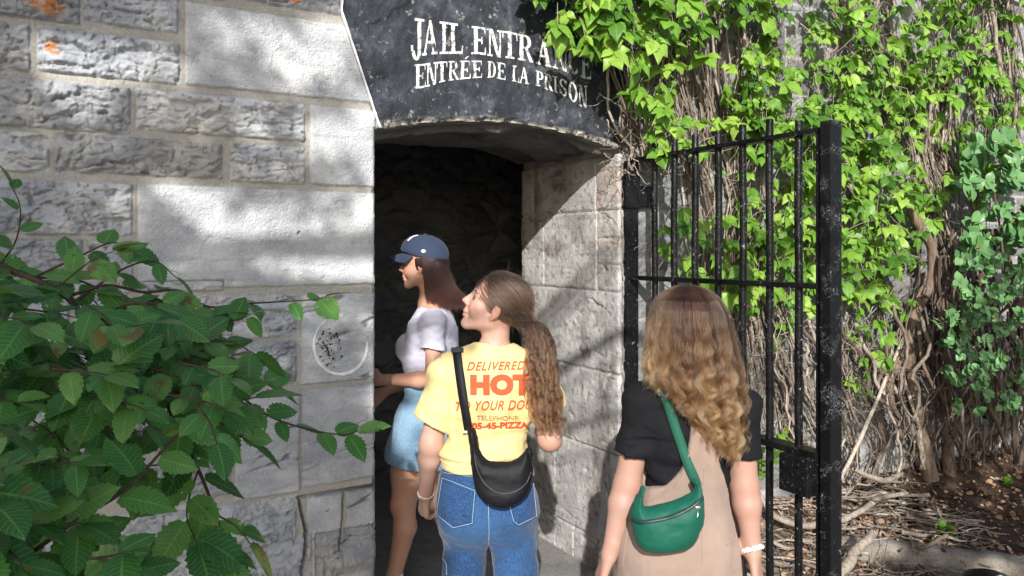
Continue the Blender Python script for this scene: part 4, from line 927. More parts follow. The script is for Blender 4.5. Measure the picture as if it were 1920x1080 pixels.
# white twisted bracelet
def bracelet(c, d, r, mat, parent, name, beads=0, rb=.005, sq=1.0, ex=(0, 0, 0)):
    d = nrm(d + np.array(ex)); a = nrm(np.cross(d, (.3, .8, .2))); bb = np.cross(d, a); q = MB(); n = 48
    if beads:
        for i in range(beads):
            th = 6.2832 * i / beads; cc = c + r * (math.cos(th) * a + math.sin(th) * bb); bm = bmesh.new(); bmesh.ops.create_icosphere(bm, subdivisions=2, radius=rb); q.add([np.array(v.co) + cc for v in bm.verts], [[v.index for v in f.verts] for f in bm.faces]); bm.free()
    else:
        for s_ in (0, 3.1416):
            pts = [c + (r + .003 * math.cos(9 * th + s_)) * (math.cos(th) * a + math.sin(th) * bb) + d * .005 * math.sin(9 * th + s_) for th in np.linspace(0, 6.2832, n)]; q.tube(pts, rb, 8)
    return q.build(name, mat, parent, True)
bracelet(wr1[1] - hd[1] * .005, hd[1], .030, M_PEARL, p1, 'bracelet', 0, .0044, ex=(.15, -.25, .1))
# hair: scalp mass and strands
def hair_field1():
    z = [1.620, 1.613, 1.598, 1.575, 1.545, 1.50, 1.43, 1.35, 1.27, 1.20, 1.12, 1.07]
    cx = [.530, .530, .530, .530, .532, .535, .541, .548, .556, .575, .610, .630]
    w_ = [.006, .035, .064, .090, .108, .123, .137, .150, .156, .143, .110, .083]
    dp = [.006, .040, .070, .095, .110, .117, .118, .118, .120, .115, .105, .095]
    return z, [.536 + (q - .536) * .8 for q in cx], [q * (1 - .14 * min(1, q / .12)) for q in w_], dp
HZ, HCX, HW, HDP = hair_field1()
sc1 = SDF((.33, 2.10, 1.12), (.76, 2.50, 1.66), .006); r_, f_, u_ = frame((-.1, 1, .03), (0, 0, 1)); 
sc1.ell(Q1(0, -.022, .035), (.084, .094, .083), np.array([r_, f_, u_]), .03)
for z in np.arange(1.33, 1.53, .03): 
    w__ = np.interp(-z, -np.array(HZ), HW) * .86; sc1.ell((np.interp(-z, -np.array(HZ), HCX), D1 - .045, z), (w__, np.interp(-z, -np.array(HZ), HDP) * .78, .05), None, .02)
sc1.D = np.maximum(sc1.D, (sc1.grid()[1] - (D1 + .05) + 0 * sc1.D)).astype(np.float32)
finish(sc1, 'hair_mass', M_SCALP1, p1, None, folds(.012, 14, 3, 2), 3)
def strands1(n=8500, locks=150):
    out = []; out2 = []; lk = []
    for i in range(locks):
        lk.append((RNG.uniform(-1.75, 1.75), RNG.uniform(.74, 1.14), RNG.uniform(0, 6.28), RNG.uniform(58, 100) * RNG.choice([-1, 1]), RNG.uniform(.6, 1.4), RNG.uniform(-.02, .035)))
    z_, cx_, w_, d_ = map(np.array, (HZ, HCX, HW, HDP))
    for i in range(n):
        kk = RNG.integers(locks); ph, rho, p0, fr, am, dz = lk[kk]; fly = RNG.random() < .05
        ph2 = ph + (RNG.normal(0, .05) if RNG.random() < .75 else RNG.normal(0, .14)); rh = rho + RNG.normal(0, .035) + (.07 if fly else 0)
        side = math.sin(np.clip(ph2, -1.6, 1.6)); zend = np.interp(side, [-1, -.75, -.5, -.15, .2, .6, 1], [1.335, 1.318, 1.272, 1.19, 1.145, 1.125, 1.145]) + dz + RNG.normal(0, .012)
        m = 54; t_ = np.linspace(0, 1, m); z0 = 1.619 - .035 * RNG.random() ** 1.6; z = z0 + (zend - z0) * t_ ** 1.05
        zz_ = -z; w = np.interp(zz_, -z_, w_); d = np.interp(zz_, -z_, d_); cx = np.interp(zz_, -z_, cx_)
        fall = sst(1.58, 1.22, z); tight = 1 - .55 * fall
        phv = ph + (ph2 - ph) * tight; rhv = rho + (rh - rho) * tight; x = cx + w * rhv * np.sin(phv); y = D1 - .030 - d * rhv * np.cos(phv)
        A = .0105 * am * (.25 + .75 * sst(1.50, 1.25, z)) * sst(1.60, 1.45, z); ps = p0 + fr * (z - 1.3) * (1 + .1 * math.sin(p0)) + RNG.normal(0, .25)
        x = x + A * np.cos(ps) + .004 * fall * np.sin(3.1 * ps * .4 + i); y = y - np.abs(A) * .6 * np.sin(ps) ; z = z + .004 * np.sin(ps) * fall
        x += .006 * np.sin(t_ * 7 + i * .7) * (1 if fly else .25)
        (out if kk % 3 else out2).append(np.stack([x, y, z], 1))
    return out, out2
ha, hb_ = strands1(); hair('hair', ha, .00052, M_HAIR1, p1); hair('hair', hb_, .00052, M_HAIR1B, p1)['label'] = 'darker brown locks'
# green shoulder bag
bg = thing('shoulder_bag', 'bottle green nylon half moon bag on the back of the woman in black', 'bag', tuple(P(1250, 1000, D1 - .15)))
def pillow(name, poly, d, y_of, T, Rr, mat, parent, h=.0045, disp=None):
    poly = np.array(poly, float); x = (poly[:, 0] - 960) / FPX * d; z = 1.72 + (HOR - poly[:, 1]) / FPX * d
    sp2 = spline(np.stack([np.append(x, x[0]), np.append(z, z[0]), np.zeros(len(x) + 1)], 1), 90)[:, :2]
    s = SDF((x.min() - .03, d - .12, z.min() - .03), (x.max() + .03, d + .16, z.max() + .03), h); X, Y, Z = s.grid()
    e = -polysdf(X[:, 0, 0][:, None] + 0 * Z[0, 0][None], Z[0, 0][None] + 0 * X[:, 0, 0][:, None], sp2)[:, None, :]
    t_ = T * np.sqrt(np.clip(1 - (1 - np.clip(e / Rr, 0, 1)) ** 2, 0, 1)); s.D = (np.abs(Y - y_of(X, Z)) - t_).astype(np.float32); s.D = np.where(e < 0, np.maximum(s.D, -e), s.D * .7).astype(np.float32)
    return finish(s, name, mat, parent, None, disp, 2)
yb = lambda X, Z: D1 - .178 + .35 * (X - .46) ** 2 * 4 - .10 * (1.0 - Z) * .3
bagpoly = [(1181, 966), (1190, 946), (1203, 916), (1209, 917), (1205, 945), (1215, 950), (1250, 941), (1290, 927), (1302, 915), (1297, 900), (1309, 898), (1318, 922), (1321, 965), (1312, 995), (1292, 1022), (1255, 1033), (1215, 1034), (1197, 1022), (1186, 994)]
gb = pillow('pouch', bagpoly, D1 - .17, yb, .045, .05, M_GREEN, bg, disp=lambda V: folds(.009, 10, 14, 7)(V) + folds(.003, 30, 30, 7)(V))
bgb = bvh_of(gb)
zp = spline(np.array([(1184, 972, 0), (1205, 979, 0), (1250, 972, 0), (1290, 955, 0), (1318, 934, 0)]), 40); hp = [hit(bgb, x, y, .0008) for x, y, _ in zp]; hp = [h_ for h_ in hp if h_[0] is not None]
V, F = ribbon([h_[0] for h_ in hp], [h_[1] for h_ in hp], .0105, .0022); mesh_py('zip', V, F, M_DARKZIP, gb, True)
q = MB(); a = hit(bgb, 1307, 952, .005)[0]; q.box(a, (1, 0, 0), (0, 1, 0), (0, 0, 1), .007, .003, .004, .001); q.tube([a, a + np.array([-.001, -.004, -.012]), a + np.array([-.002, -.003, -.026])], .0016, 6); q.build('zip_pull', M_STEEL, gb, True)
def strap_on(bvs, pts, width, thick, name, mat, parent, off=.002, m=46, base=None):
    pp = spline(np.array([(x, y, 0) for x, y in pts], float), m); hs, ns = [], []
    for x, y, _ in pp:
        best = None
        for bv in bvs:
            h_, n_ = hit(bv, x, y, off)
            if h_ is not None and (best is None or h_[1] < best[0][1]): best = (h_, n_)
        if best is not None: hs.append(best[0]); ns.append(best[1])
    hs = np.array(hs); ns = np.array(ns)
    for _ in range(6): hs[1:-1] = .5 * hs[1:-1] + .25 * (hs[:-2] + hs[2:]); ns[1:-1] = .5 * ns[1:-1] + .25 * (ns[:-2] + ns[2:])
    ns /= np.linalg.norm(ns, axis=1)[:, None]; V, F = ribbon(hs, ns, width, thick); return mesh_py(name, V, F, mat, parent, True), hs, ns
strap_on([bt1, bp], [(1228, 712), (1243, 735), (1256, 768), (1270, 812), (1283, 850), (1298, 888), (1306, 910)], .027, .0035, 'strap', M_GREENS, bg, .006)
a, n_ = hit(bt1, 1248, 742, .012); 
if a is not None: q = MB(); q.box(a, (.9, 0, -.4), (0, 1, 0), (.4, 0, .9), .020, .004, .009, .002); q.build('strap_buckle', M_DARKZIP, bg)

# ================= woman in the yellow t-shirt =================
D2 = 2.62
p2 = thing('person', 'woman in a printed yellow t-shirt and blue jeans looking up, curly brown ponytail', 'person', (-.07, D2, 0))
hc2 = P(930, 574, D2); up2 = nrm((.36, -.06, .93)); fw2 = nrm((-.93, .06, .37)); nb2 = P(926, 662, D2)
sh2 = [P(838, 690, D2), P(1006, 698, D2)]; el2 = [P(808, 834, D2 - .02), P(1031, 824, D2 - .02)]; wr2 = [P(798, 926, D2 + .06), P(1010, 770, D2 + .24)]
R2 = yawR(.10)
def torso2(s, g=0.0, k=.05):
    s.ell(P(921, 735, D2), np.array([.140, .095, .16]) + g, R2, k); s.ell(P(914, 815, D2 + .01), np.array([.122, .088, .15]) + g, R2, k); s.ell(P(914, 925, D2), np.array([.158, .115, .14]) + g, R2, k)
b = SDF((-.42, 2.36, -.01), (.22, 2.98, 1.70), .0042)
Q2, RH2 = add_head(b, hc2, fw2, up2, nb2, 1.0, 1.0)
torso2(b, -.010)
for i in (0, 1):
    arm(b, sh2[i], el2[i], wr2[i], .044, .0385, .0365, .0225); b.cone(nb2 + np.array([0, 0, -.02]), sh2[i], .046, .044, .04)
hd2 = nrm(wr2[0] - el2[0]); add_hand(b, wr2[0], nrm(hd2 + np.array([.0, -.1, -.1])), np.array([.75, .45, .15]), np.array([.3, .8, 0.]), .165, (.75, .85, .45), .006, .03, .9)
hd2b = nrm(wr2[1] - el2[1]); add_hand(b, wr2[1], hd2b, np.array([-.8, 0, -.3]), np.array([0, 0, 1.]), .165, (.5, .6, .4))
lx = [P(874, 1080, D2)[0], P(962, 1080, D2)[0]]
for i in (0, 1):
    h_ = np.array([lx[i], D2, .80]); kn = np.array([lx[i] - .005, D2 + (.07, -.03)[i], .46]); an = np.array([lx[i], D2 + (.04, -.10)[i], .085]); b.chain([h_, kn, an], [.08, .052, .036], .03); add_foot(b, an, (-.1, 1, 0))
finish(b, 'body', M_SKIN2, p2, lambda V: skin_attrs(V, Q2, RH2, blush=[(el2[0] + [0, -.04, 0], .045), (wr2[0] + hd2 * .11, .06), (el2[1] + [0, -.03, 0], .05)])); eyes(Q2, RH2, p2)
t = SDF((-.40, 2.40, .98), (.20, 2.86, 1.46), .0048); torso2(t, .012)
for i in (0, 1):
    t.cone(nb2 + np.array([0, 0, -.022]), sh2[i] + np.array([0, 0, -.004]), .060, .056, .05)
    e = sh2[i] + (el2[i] - sh2[i]) * (.72, .60)[i] + np.array([(-.008, .006)[i], 0, 0]); a = nrm(e - sh2[i]); cn = nrm(a + np.array([(-.30, .15)[i], 0, 0])); sleeve(t, sh2[i] + np.array([0, 0, -.01]), e, a, cn, .060, .076, .054)
zh = P(900, 868, D2)[2]; t.cone(P(912, 845, D2), P(908, 880, D2), .05, .05, .1); t.ell(P(909, 850, D2), (.148, .112, .075), R2, .04)
t.plane((0, 0, zh - .014), (0, 0, -1)); t.ell(nb2 + np.array([0, .01, .045]), (.066, .066, .045), None, .006, 'sub')
def wr2f(V):
    lowz = 1 - sst(zh + .03, zh + .22, V[:, 2]); return .010 * (ridged(V[:, 0] * 3.2 + V[:, 2] * 2.0, V[:, 1] * 3, V[:, 2] * 4.5 - V[:, 0] * 2, 2) - .6) + folds(.012, 6, 7, 2)(V) + folds(.007, 14, 18, 6)(V) + .004 * np.sin(40 * (V[:, 0] * .8 + V[:, 2] * .6) + 8 * fbm(V[:, 0] * 5, V[:, 1] * 5, V[:, 2] * 5, 2)) + lowz * .016 * (2 * fbm(V[:, 0] * 5, V[:, 1] * 5, V[:, 2] * 34, 3) - 1) - .006 * (1 - sst(.0, .006, np.abs(V[:, 2] - zh - .028)))
tee2 = finish(t, 'tshirt', M_YELLOW, p2, None, wr2f, 1); bt2 = bvh_of(tee2)
M_YSEAM = mat_plain('yellow_seam', (.62, .45, .12), .9)
seam(bt2, [(826, 672), (836, 690), (842, 715), (843, 745), (840, 780)], 'seam', tee2, M_YSEAM, .0012); seam(bt2, [(786, 757), (806, 772), (830, 783)], 'seam', tee2, M_YSEAM, .0012)
def print_text(txt, x0, x1, yt, yb, slope, mat, shear=0.0, bold=0.0, name='print', sxk=1.0, off=.0036):
    cu = bpy.data.curves.new('txt', 'FONT'); cu.body = txt; cu.shear = shear; cu.offset = bold; cu.resolution_u = 4; cu.space_character = sxk
    ob = bpy.data.objects.new('txt', cu); COL.objects.link(ob); bpy.context.view_layer.update()
    me = bpy.data.meshes.new_from_object(ob.evaluated_get(bpy.context.evaluated_depsgraph_get())); bpy.data.objects.remove(ob); bpy.data.curves.remove(cu)
    bm = bmesh.new(); bm.from_mesh(me); bpy.data.meshes.remove(me); bmesh.ops.triangulate(bm, faces=bm.faces[:])
    bmesh.ops.subdivide_edges(bm, edges=[e for e in bm.edges if e.calc_length() > .10], cuts=3); bmesh.ops.triangulate(bm, faces=bm.faces[:])
    xs = [v.co.x for v in bm.verts]; ys = [v.co.y for v in bm.verts]; a, b_, c_, d_ = min(xs), max(xs), min(ys), max(ys); bad = []
    for v in bm.verts:
        px = x0 + (x1 - x0) * (v.co.x - a) / (b_ - a); py = yb + (yt - yb) * (v.co.y - c_) / (d_ - c_) + slope * (px - x0); h_, n_ = hit(bt2, px, py, off)
        if h_ is None: bad.append(v)
        else: v.co = h_
    bmesh.ops.delete(bm, geom=bad, context='VERTS'); me = bpy.data.meshes.new(name); bm.to_mesh(me); bm.free(); return link(name, me, tee2, mat)
print_text('DELIVERED', 876, 984, 679, 695, -.015, M_RED, .35, .012, 'lettering', 1.15)
print_text('HOT', 882, 996, 702, 741, 0.0, M_RED, 0, .075, 'lettering', 1.08)
print_text('TO YOUR DOOR', 856, 1012, 753, 771, -.03, M_RED, .35, .012, 'lettering', 1.1)
print_text('TELEPHONE:', 894, 973, 779, 788, 0.0, M_BROWNPRINT, 0, .006, 'lettering', 1.0)
print_text('705-45-PIZZA', 876, 990, 792, 805, -.02, M_PRINTDK, 0, .045, 'lettering', 1.0)
# jeans
j = SDF((-.38, 2.36, .02), (.22, 2.90, 1.06), .005); j.ell(P(914, 945, D2 - .005), (.176, .132, .155), R2, .05); j.ell(P(909, 885, D2), (.146, .108, .08), R2, .05)
for i in (0, 1):
    j.ell(np.array([P((868, 960)[i], 950, D2)[0], D2 - .055, .85]), (.080, .078, .095), None, .04)
    j.chain([np.array([lx[i] + (.004, -.004)[i], D2 + .01, .80]), np.array([lx[i], D2 + (.05, -.03)[i], .46]), np.array([lx[i], D2 + (.03, -.09)[i], .08])], [.088, .084, .090], .045)
j.plane((0, 0, zh + .01), (0, 0, 1)); j.plane((0, 0, .05), (0, 0, -1))
def fadeA(V): return {'fade': np.clip((2 * fbm(V[:, 0] * 9, V[:, 1] * 9, V[:, 2] * 5, 4) - .75), 0, 1) + .55 * np.exp(-((V[:, 0] - lx[0]) ** 2 + (V[:, 2] - .80) ** 2) / .012) * (V[:, 1] < D2) + .25 * np.exp(-((V[:, 0] - lx[1]) ** 2 + (V[:, 2] - .82) ** 2) / .010)}
j.ell(np.array([(lx[0] + lx[1]) / 2, D2, .36]), (.011, .24, .37), None, .03, 'sub')
jean = finish(j, 'jeans', M_JEANS, p2, fadeA, lambda V: folds(.010, 7, 6, 3)(V) + .010 * (ridged(V[:, 0] * 5 + V[:, 2] * 3, V[:, 1] * 4, V[:, 2] * 10, 2) - .6) * sst(.86, .76, V[:, 2]) + folds(.008, 13, 24, 1)(V) * sst(.88, .76, V[:, 2]), 1); bj = bvh_of(jean)
def patch(bv, poly, off, name, mat, parent, inset=0.0, cuts=4):
    bm = bmesh.new(); f = bm.faces.new([bm.verts.new((x, y, 0)) for x, y in poly]); bmesh.ops.triangulate(bm, faces=[f]); bmesh.ops.subdivide_edges(bm, edges=bm.edges[:], cuts=cuts, use_grid_fill=True); bad = []
    for v in bm.verts:
        h_, n_ = hit(bv, v.co.x, v.co.y, off)
        if h_ is None: bad.append(v)
        else: v.co = h_
    bmesh.ops.delete(bm, geom=bad, context='VERTS'); me = bpy.data.meshes.new(name); bm.to_mesh(me); bm.free(); at = me.attributes.new('fade', 'FLOAT', 'POINT'); at.data.foreach_set('value', np.full(len(me.vertices), .12, np.float32))
    me.polygons.foreach_set('use_smooth', np.ones(len(me.polygons), bool)); return link(name, me, parent, mat)
for pk in ([(829, 893), (893, 918), (887, 982), (850, 991), (818, 965)], [(948, 925), (1000, 905), (1006, 968), (972, 985), (962, 978)]):
    pt = patch(bj, pk, .0028, 'pocket', M_JEANS, jean)
    cx = sum(x for x, _ in pk) / 5; cy = sum(y for _, y in pk) / 5; ins = [(x + (cx - x) * .06, y + (cy - y) * .06) for x, y in pk]
    for k in range(5): seam(bj, [ins[k], ins[(k + 1) % 5]], 'stitching', pt, M_THREAD, .0009, .0038, 14)
seam(bj, [(914, 885), (915, 930), (917, 990), (916, 1020)], 'seam', jean, M_THREAD, .0009, .001); seam(bj, [(832, 886), (870, 892), (900, 893)], 'waist_seam', jean, M_THREAD, .0009, .001); seam(bj, [(826, 885), (819, 930), (818, 985), (826, 1060)], 'seam', jean, M_THREAD, .0009, .001)
seam(bj, [(822, 1040), (836, 1055), (838, 1078)], 'stitching', jean, M_THREAD, .0015, .001)
bracelet(wr2[0] - hd2 * .002, hd2, .027, M_PEARL, p2, 'bracelet', 30, .0036); bracelet(wr2[0] + hd2 * .012, hd2, .028, mat_plain('bronze_chain', (.35, .22, .10), .4, .6), p2, 'bracelet', 34, .0022)
# pulled back hair
r2, f2, u2 = frame(fw2, up2); tie = P(990, 606, D2 - .02); tloc = np.array([(tie - hc2) @ r2, (tie - hc2) @ f2, (tie - hc2) @ u2])
ec = np.array([0, -.016, .036]); er = np.array([.079, .100, .086])
sc2 = SDF((-.25, 2.45, 1.35), (.12, 2.78, 1.70), .0045); sc2.ell(Q2(*ec), er * .985, RH2, .02); sc2.cone(Q2(0, -.07, .0), tie, .055, .018, .05)
X, Y, Z = sc2.grid(); ff = (X - hc2[0]) * f2[0] + (Y - hc2[1]) * f2[1] + (Z - hc2[2]) * f2[2]; uu_ = (X - hc2[0]) * u2[0] + (Y - hc2[1]) * u2[1] + (Z - hc2[2]) * u2[2]
hl_ = np.maximum(ff - .032 - np.clip(uu_ - .02, 0, .1) * .55, (ff + .028 + .25 * uu_) * np.where(uu_ < .02, 1, -9)); hl2 = np.where(uu_ > .025, ff - .032 - (uu_ - .02) * .45, np.maximum(ff - .032 , (ff + .014) * 1.0 - np.clip(uu_ + .0, -.1, .025) * 1.9))
sc2.D = np.maximum(sc2.D, hl2 * .8).astype(np.float32); hm2 = finish(sc2, 'hair_mass', M_SCALP2, p2, None, None, 3)
def strands2():
    out = []
    Vh = np.zeros((len(hm2.data.vertices), 3), np.float32); hm2.data.vertices.foreach_get('co', Vh.ravel()); Vh = Vh.reshape(-1, 3).astype(float)
    tl = tloc
    loc = (Vh - hc2) @ RH2.T
    pick = RNG.choice(len(Vh), 4200)
    for i in pick:
        a = (loc[i] - ec) / er; a /= np.linalg.norm(a) + 1e-9; b_ = (tl - ec) / er; bl = np.linalg.norm(b_); b_ = b_ / bl; m = 16; t_ = np.linspace(0, 1, m); om = math.acos(np.clip(a @ b_, -.999, .999))
        d = (np.sin((1 - t_) * om)[:, None] * a + np.sin(t_ * om)[:, None] * b_) / math.sin(om); lift = 1.005 + .05 * RNG.random() ** 2 + .022 * np.sin(t_ * RNG.uniform(6, 14) + i) * RNG.random() * (RNG.random() < .6) + .02 * np.sin(t_ * 3.1) * (fbm(loc[i][0] * 60, loc[i][1] * 60, loc[i][2] * 60, 2) - .4)
        rr = lift + (bl - 1.0) * sst(.75, 1, t_); p = (d * np.asarray(rr).reshape(-1, 1)) * er + ec + RNG.normal(0, .0012, 3)
        out.append(hc2 + p @ RH2)
    for i in range(650):      # wisps
        a = loc[pick[i]]; s_ = hc2 + (a * 1.02) @ RH2; dd = nrm(rv()) * .02; m = 8; L_ = RNG.uniform(.02, .05)
        v = nrm((s_ - Q2(0, 0, .03)) + rv(.06)); v = nrm(v + nrm(tie - s_) * .9); out.append(np.array([s_ + v * L_ * q + dd * q * q * .8 for q in np.linspace(0, 1, m)]))
    for x, y, L_ in ((905, 535, .06), (897, 560, .07), (912, 575, .06), (930, 625, .05), (945, 640, .04), (957, 648, .05)):
        s_ = P(x, y, D2 - .085); out.append(np.array([s_ + np.array([-.012 * math.sin(5 * q), -.003, -L_ * q]) for q in np.linspace(0, 1, 10)]))
    # ponytail: curly locks round a drooping core
    core = np.array([tie, P(1006, 612, D2 - .05), P(1017, 645, D2 - .085), P(1019, 690, D2 - .10), P(1022, 735, D2 - .11), P(1030, 785, D2 - .11), P(1040, 815, D2 - .105)]); cw = np.array([.012, .027, .038, .045, .050, .046, .026])
    for k in range(170):
        a0 = RNG.uniform(0, 6.28); ro = math.sqrt(RNG.random()); fr = RNG.uniform(6, 10) * RNG.choice([-1, 1]); p0 = RNG.uniform(0, 6.28); Ln = RNG.uniform(.55, 1.0) if RNG.random() < .8 else RNG.uniform(.25, .6); lA = RNG.uniform(.005, .010); sdx = RNG.normal(0, .014); tw = np.linspace(0, 1, 60); pw = 9 * (fbm(tw * 6 + k * 3.3, 2, 5, 2) - .5); aw = .4 + 1.3 * fbm(tw * 5 + k * 1.7, 7, 1, 2)
        for i in range(26):
            m = 60; t_ = np.linspace(0, Ln * RNG.uniform(.93, 1.02), m); c_ = spline(core, 120)[np.clip((t_ * 119).astype(int), 0, 119)]; c_ = np.stack([np.interp(t_, np.linspace(0, 1, 120), spline(core, 120)[:, q]) for q in range(3)], 1); w_ = np.interp(t_, np.linspace(0, 1, 7), cw)
            ps = p0 + fr * 6.28 * t_ + pw + RNG.normal(0, .4); A = lA * sst(.05, .35, t_) * aw + RNG.normal(0, .0012)
            x = c_[:, 0] + w_ * ro * math.cos(a0) + A * np.cos(ps) + sdx * t_; y = c_[:, 1] + w_ * .75 * ro * math.sin(a0) + A * np.sin(ps); z = c_[:, 2] + RNG.normal(0, .002) + .003 * np.sin(ps)
            out.append(np.stack([x, y, z], 1) + RNG.normal(0, .0012, 3))
    return out
h2 = strands2(); hair('hair', [q_ for i_, q_ in enumerate(h2) if i_ % 10 > 2 ], .00050, M_HAIR2, p2); hair('hair', [q_ for i_, q_ in enumerate(h2) if i_ % 10 <= 2], .00045, M_HAIR2B, p2)['label'] = 'lighter brown strands'
q = MB(); tt_ = nrm(P(1006, 612, D2 - .05) - tie); a = nrm(np.cross(tt_, (0, 0, 1))); bb = np.cross(tt_, a); q.tube([tie + .016 * (math.cos(x) * a + math.sin(x) * bb) for x in np.linspace(0, 6.2832, 24)], .0055, 8); q.build('hair_tie', M_BLACKNY, p2, True)
# black crossbody bag
bb_ = thing('crossbody_bag', 'black nylon crescent bag worn low on the back of the woman in yellow', 'bag', tuple(P(940, 900, D2 - .18)))
yb2 = lambda X, Z: D2 - .168 + 1.1 * (X + .04) ** 2 - .10 * np.clip(.98 - Z, 0, .2)
blk = pillow('pouch', [(876, 806), (889, 807), (897, 836), (912, 862), (940, 867), (972, 860), (988, 842), (993, 850), (998, 882), (996, 912), (980, 938), (952, 952), (924, 950), (902, 934), (888, 905), (881, 870), (878, 836)], D2 - .18, yb2, .040, .045, M_BLACKNY, bb_, disp=lambda V: folds(.008, 9, 16, 4)(V) + folds(.003, 26, 30, 2)(V)); bbk = bvh_of(blk)
M_PIPING = mat_plain('black_piping', (.03, .03, .034), .5)
seam(bbk, [(889, 850), (895, 880), (910, 908), (935, 924), (962, 923), (985, 908), (996, 885)], 'seam', blk, M_PIPING, .0022, .0)
st_, hs, ns = strap_on([bt2], [(857, 651), (859, 668), (863, 700), (868, 735), (875, 775), (880, 806)], .031, .0035, 'strap', M_BLACKNY, bb_, .005)
strap_on([bt2, bbk], [(993, 838), (990, 846), (992, 858)], .02, .004, 'strap_end', M_BLACKNY, bb_, .006)
h_, n_ = hit(bt2, 860, 660, .010); q = MB(); q.box(h_, (1, 0, 0), nrm(n_), np.cross((1, 0, 0), nrm(n_)), .021, .0035, .012, .003); q.build('strap_buckle', M_PIPING, bb_)
h_, n_ = hit(bt2, 880, 808, .010); q = MB(); q.box(h_, (1, 0, .1), nrm(n_), (0, 0, 1), .018, .003, .0025, .001); q.build('strap_ring', M_STEEL, bb_)

# ================= woman with the cap =================
D3 = 3.70
p3 = thing('person', 'woman in a navy cap, pale lilac t-shirt and denim skirt entering the doorway', 'person', (-.47, D3, .02))
hc3 = P(792, 496, D3); fw3 = nrm((-.985, .15, -.04)); up3 = nrm((-.03, 0, 1)); nb3 = P(808, 572, D3)
R3 = yawR(math.atan2(-(-.82), .57) + 0); fx = np.array([-.82, .57, 0]); rx = np.array([.57, .82, 0]); R3 = np.array([rx, fx, (0, 0, 1.0)])
sh3 = [P(812, 603, D3 - .13), P(822, 600, D3 + .16)]; el3 = [P(812, 712, D3 - .17), P(790, 705, D3 + .20)]; wr3 = [P(716, 712, D3 - .06), P(722, 734, D3 + .14)]
def torso3(s, g=0.0, k=.05):
    s.ell(P(812, 640, D3), np.array([.150, .098, .17]) + g, R3, k); s.ell(P(803, 705, D3), np.array([.125, .092, .16]) + g, R3, k); s.ell(P(800, 790, D3), np.array([.165, .125, .15]) + g, R3, k)
    for k_ in (-1, 1): s.ell(P(812, 652, D3) + fx * .085 + rx * .068 * k_, np.array([.062, .062, .060]) + g, R3, .03)
b = SDF((-.78, 3.38, .0), (-.12, 4.05, 1.84), .0045)
Q3, RH3 = add_head(b, hc3, fw3, up3, nb3, 1.02)
torso3(b, -.010)
for i in (0, 1):
    arm(b, sh3[i], el3[i], wr3[i], .040, .037, .037, .023); b.cone(nb3, sh3[i], .048, .038, .04)
    d_ = nrm(wr3[i] - el3[i]); add_hand(b, wr3[i], nrm(d_ + np.array([-.2, .15, -.05 - .5 * i])), np.array([0, .9, -.3]), np.array([0, 0, 1.]), .17, (.3, .4, .3))
kn3 = [P(757, 945, D3 - .05), P(815, 925, D3 + .10)]; an3 = [P(739, 1078, D3 - .03), np.array([-.26, D3 + .02, .14])]
for i in (0, 1):
    hp_ = P((775, 822)[i], 830, D3 + (-.04, .08)[i]); kn = kn3[i]; an = an3[i]
    b.chain([hp_, hp_ + (kn - hp_) * .5, kn], [.094, .082, .058], .03); b.chain([kn, kn + (an - kn) * .32 + np.array([.022, 0, 0]), an], [.054, .054, .036], .02); b.ell(kn + np.array([-.020, -.01, 0]), (.030, .034, .045), None, .04); add_foot(b, an, (-.95, .3, 0))
finish(b, 'body', M_SKIN3, p3, lambda V: skin_attrs(V, Q3, RH3, sc=1.02, blush=[(kn3[0] + [-.03, -.03, 0], .07)])); eyes(Q3, RH3, p3, 1.02)
t = SDF((-.78, 3.40, 1.08), (-.12, 4.0, 1.56), .005); torso3(t, .012)
for i in (0, 1):
    t.cone(nb3 + np.array([.01, 0, -.05]), sh3[i], .060, .056, .05); e = sh3[i] + (el3[i] - sh3[i]) * .50; a = nrm(e - sh3[i]); sleeve(t, sh3[i], e, a, a + np.array([-.18, 0, 0]), .056, .060, .048)
t.plane((0, 0, P(760, 698, D3)[2]), (0, 0, -1)); t.ell(nb3 + np.array([-.015, 0, .03]), (.068, .068, .045), None, .006, 'sub')
finish(t, 'tshirt', M_LILAC, p3, None, lambda V: folds(.011, 6, 7, 4)(V) + folds(.008, 12, 24, 8)(V) + .007 * (2 * fbm(V[:, 0] * 6, V[:, 1] * 6, V[:, 2] * 30, 2) - 1) * (1 - sst(1.12, 1.28, V[:, 2])), 1)
j = SDF((-.78, 3.36, .62), (-.10, 4.06, 1.20), .005); j.ell(P(800, 795, D3), (.178, .142, .17), R3, .05); j.ell(P(803, 715, D3), (.140, .105, .09), R3, .05)
j.ell(P(788, 850, D3), (.180, .158, .16), R3, .06)
j.plane((0, 0, P(760, 704, D3)[2]), (0, 0, 1)); j.plane(P(760, 862, D3), nrm((-.16, 0, -1))); j.ell(P(790, 890, D3), (.165, .143, .10), R3, .006, 'sub')
sk = finish(j, 'denim_skirt', M_SKIRT, p3, lambda V: {'fade': np.clip(2 * fbm(V[:, 0] * 8, V[:, 1] * 8, V[:, 2] * 4, 4) - .7, 0, 1)}, folds(.007, 6, 5, 9), 1); bsk = bvh_of(sk)
seam(bsk, [(760, 742), (752, 790), (742, 845)], 'seam', sk, M_THREAD, .0012, .001); seam(bsk, [(726, 842), (760, 858), (800, 865)], 'hem', sk, M_THREAD, .0014, .001); seam(bsk, [(783, 755), (781, 800), (795, 806), (822, 808)], 'pocket_edge', sk, M_THREAD, .0012, .001)
# socks
for i in (0, 1):
    q = SDF(an3[i] - .13, an3[i] + np.array([.13, .13, .1]), .005); q.cone(an3[i] + np.array([0, 0, -.10]), an3[i] + np.array([.004, 0, .03]), .040, .041, .01); q.plane(an3[i] + np.array([0, 0, .012]), (0, 0, 1)); finish(q, 'sock', M_WHITE, p3)
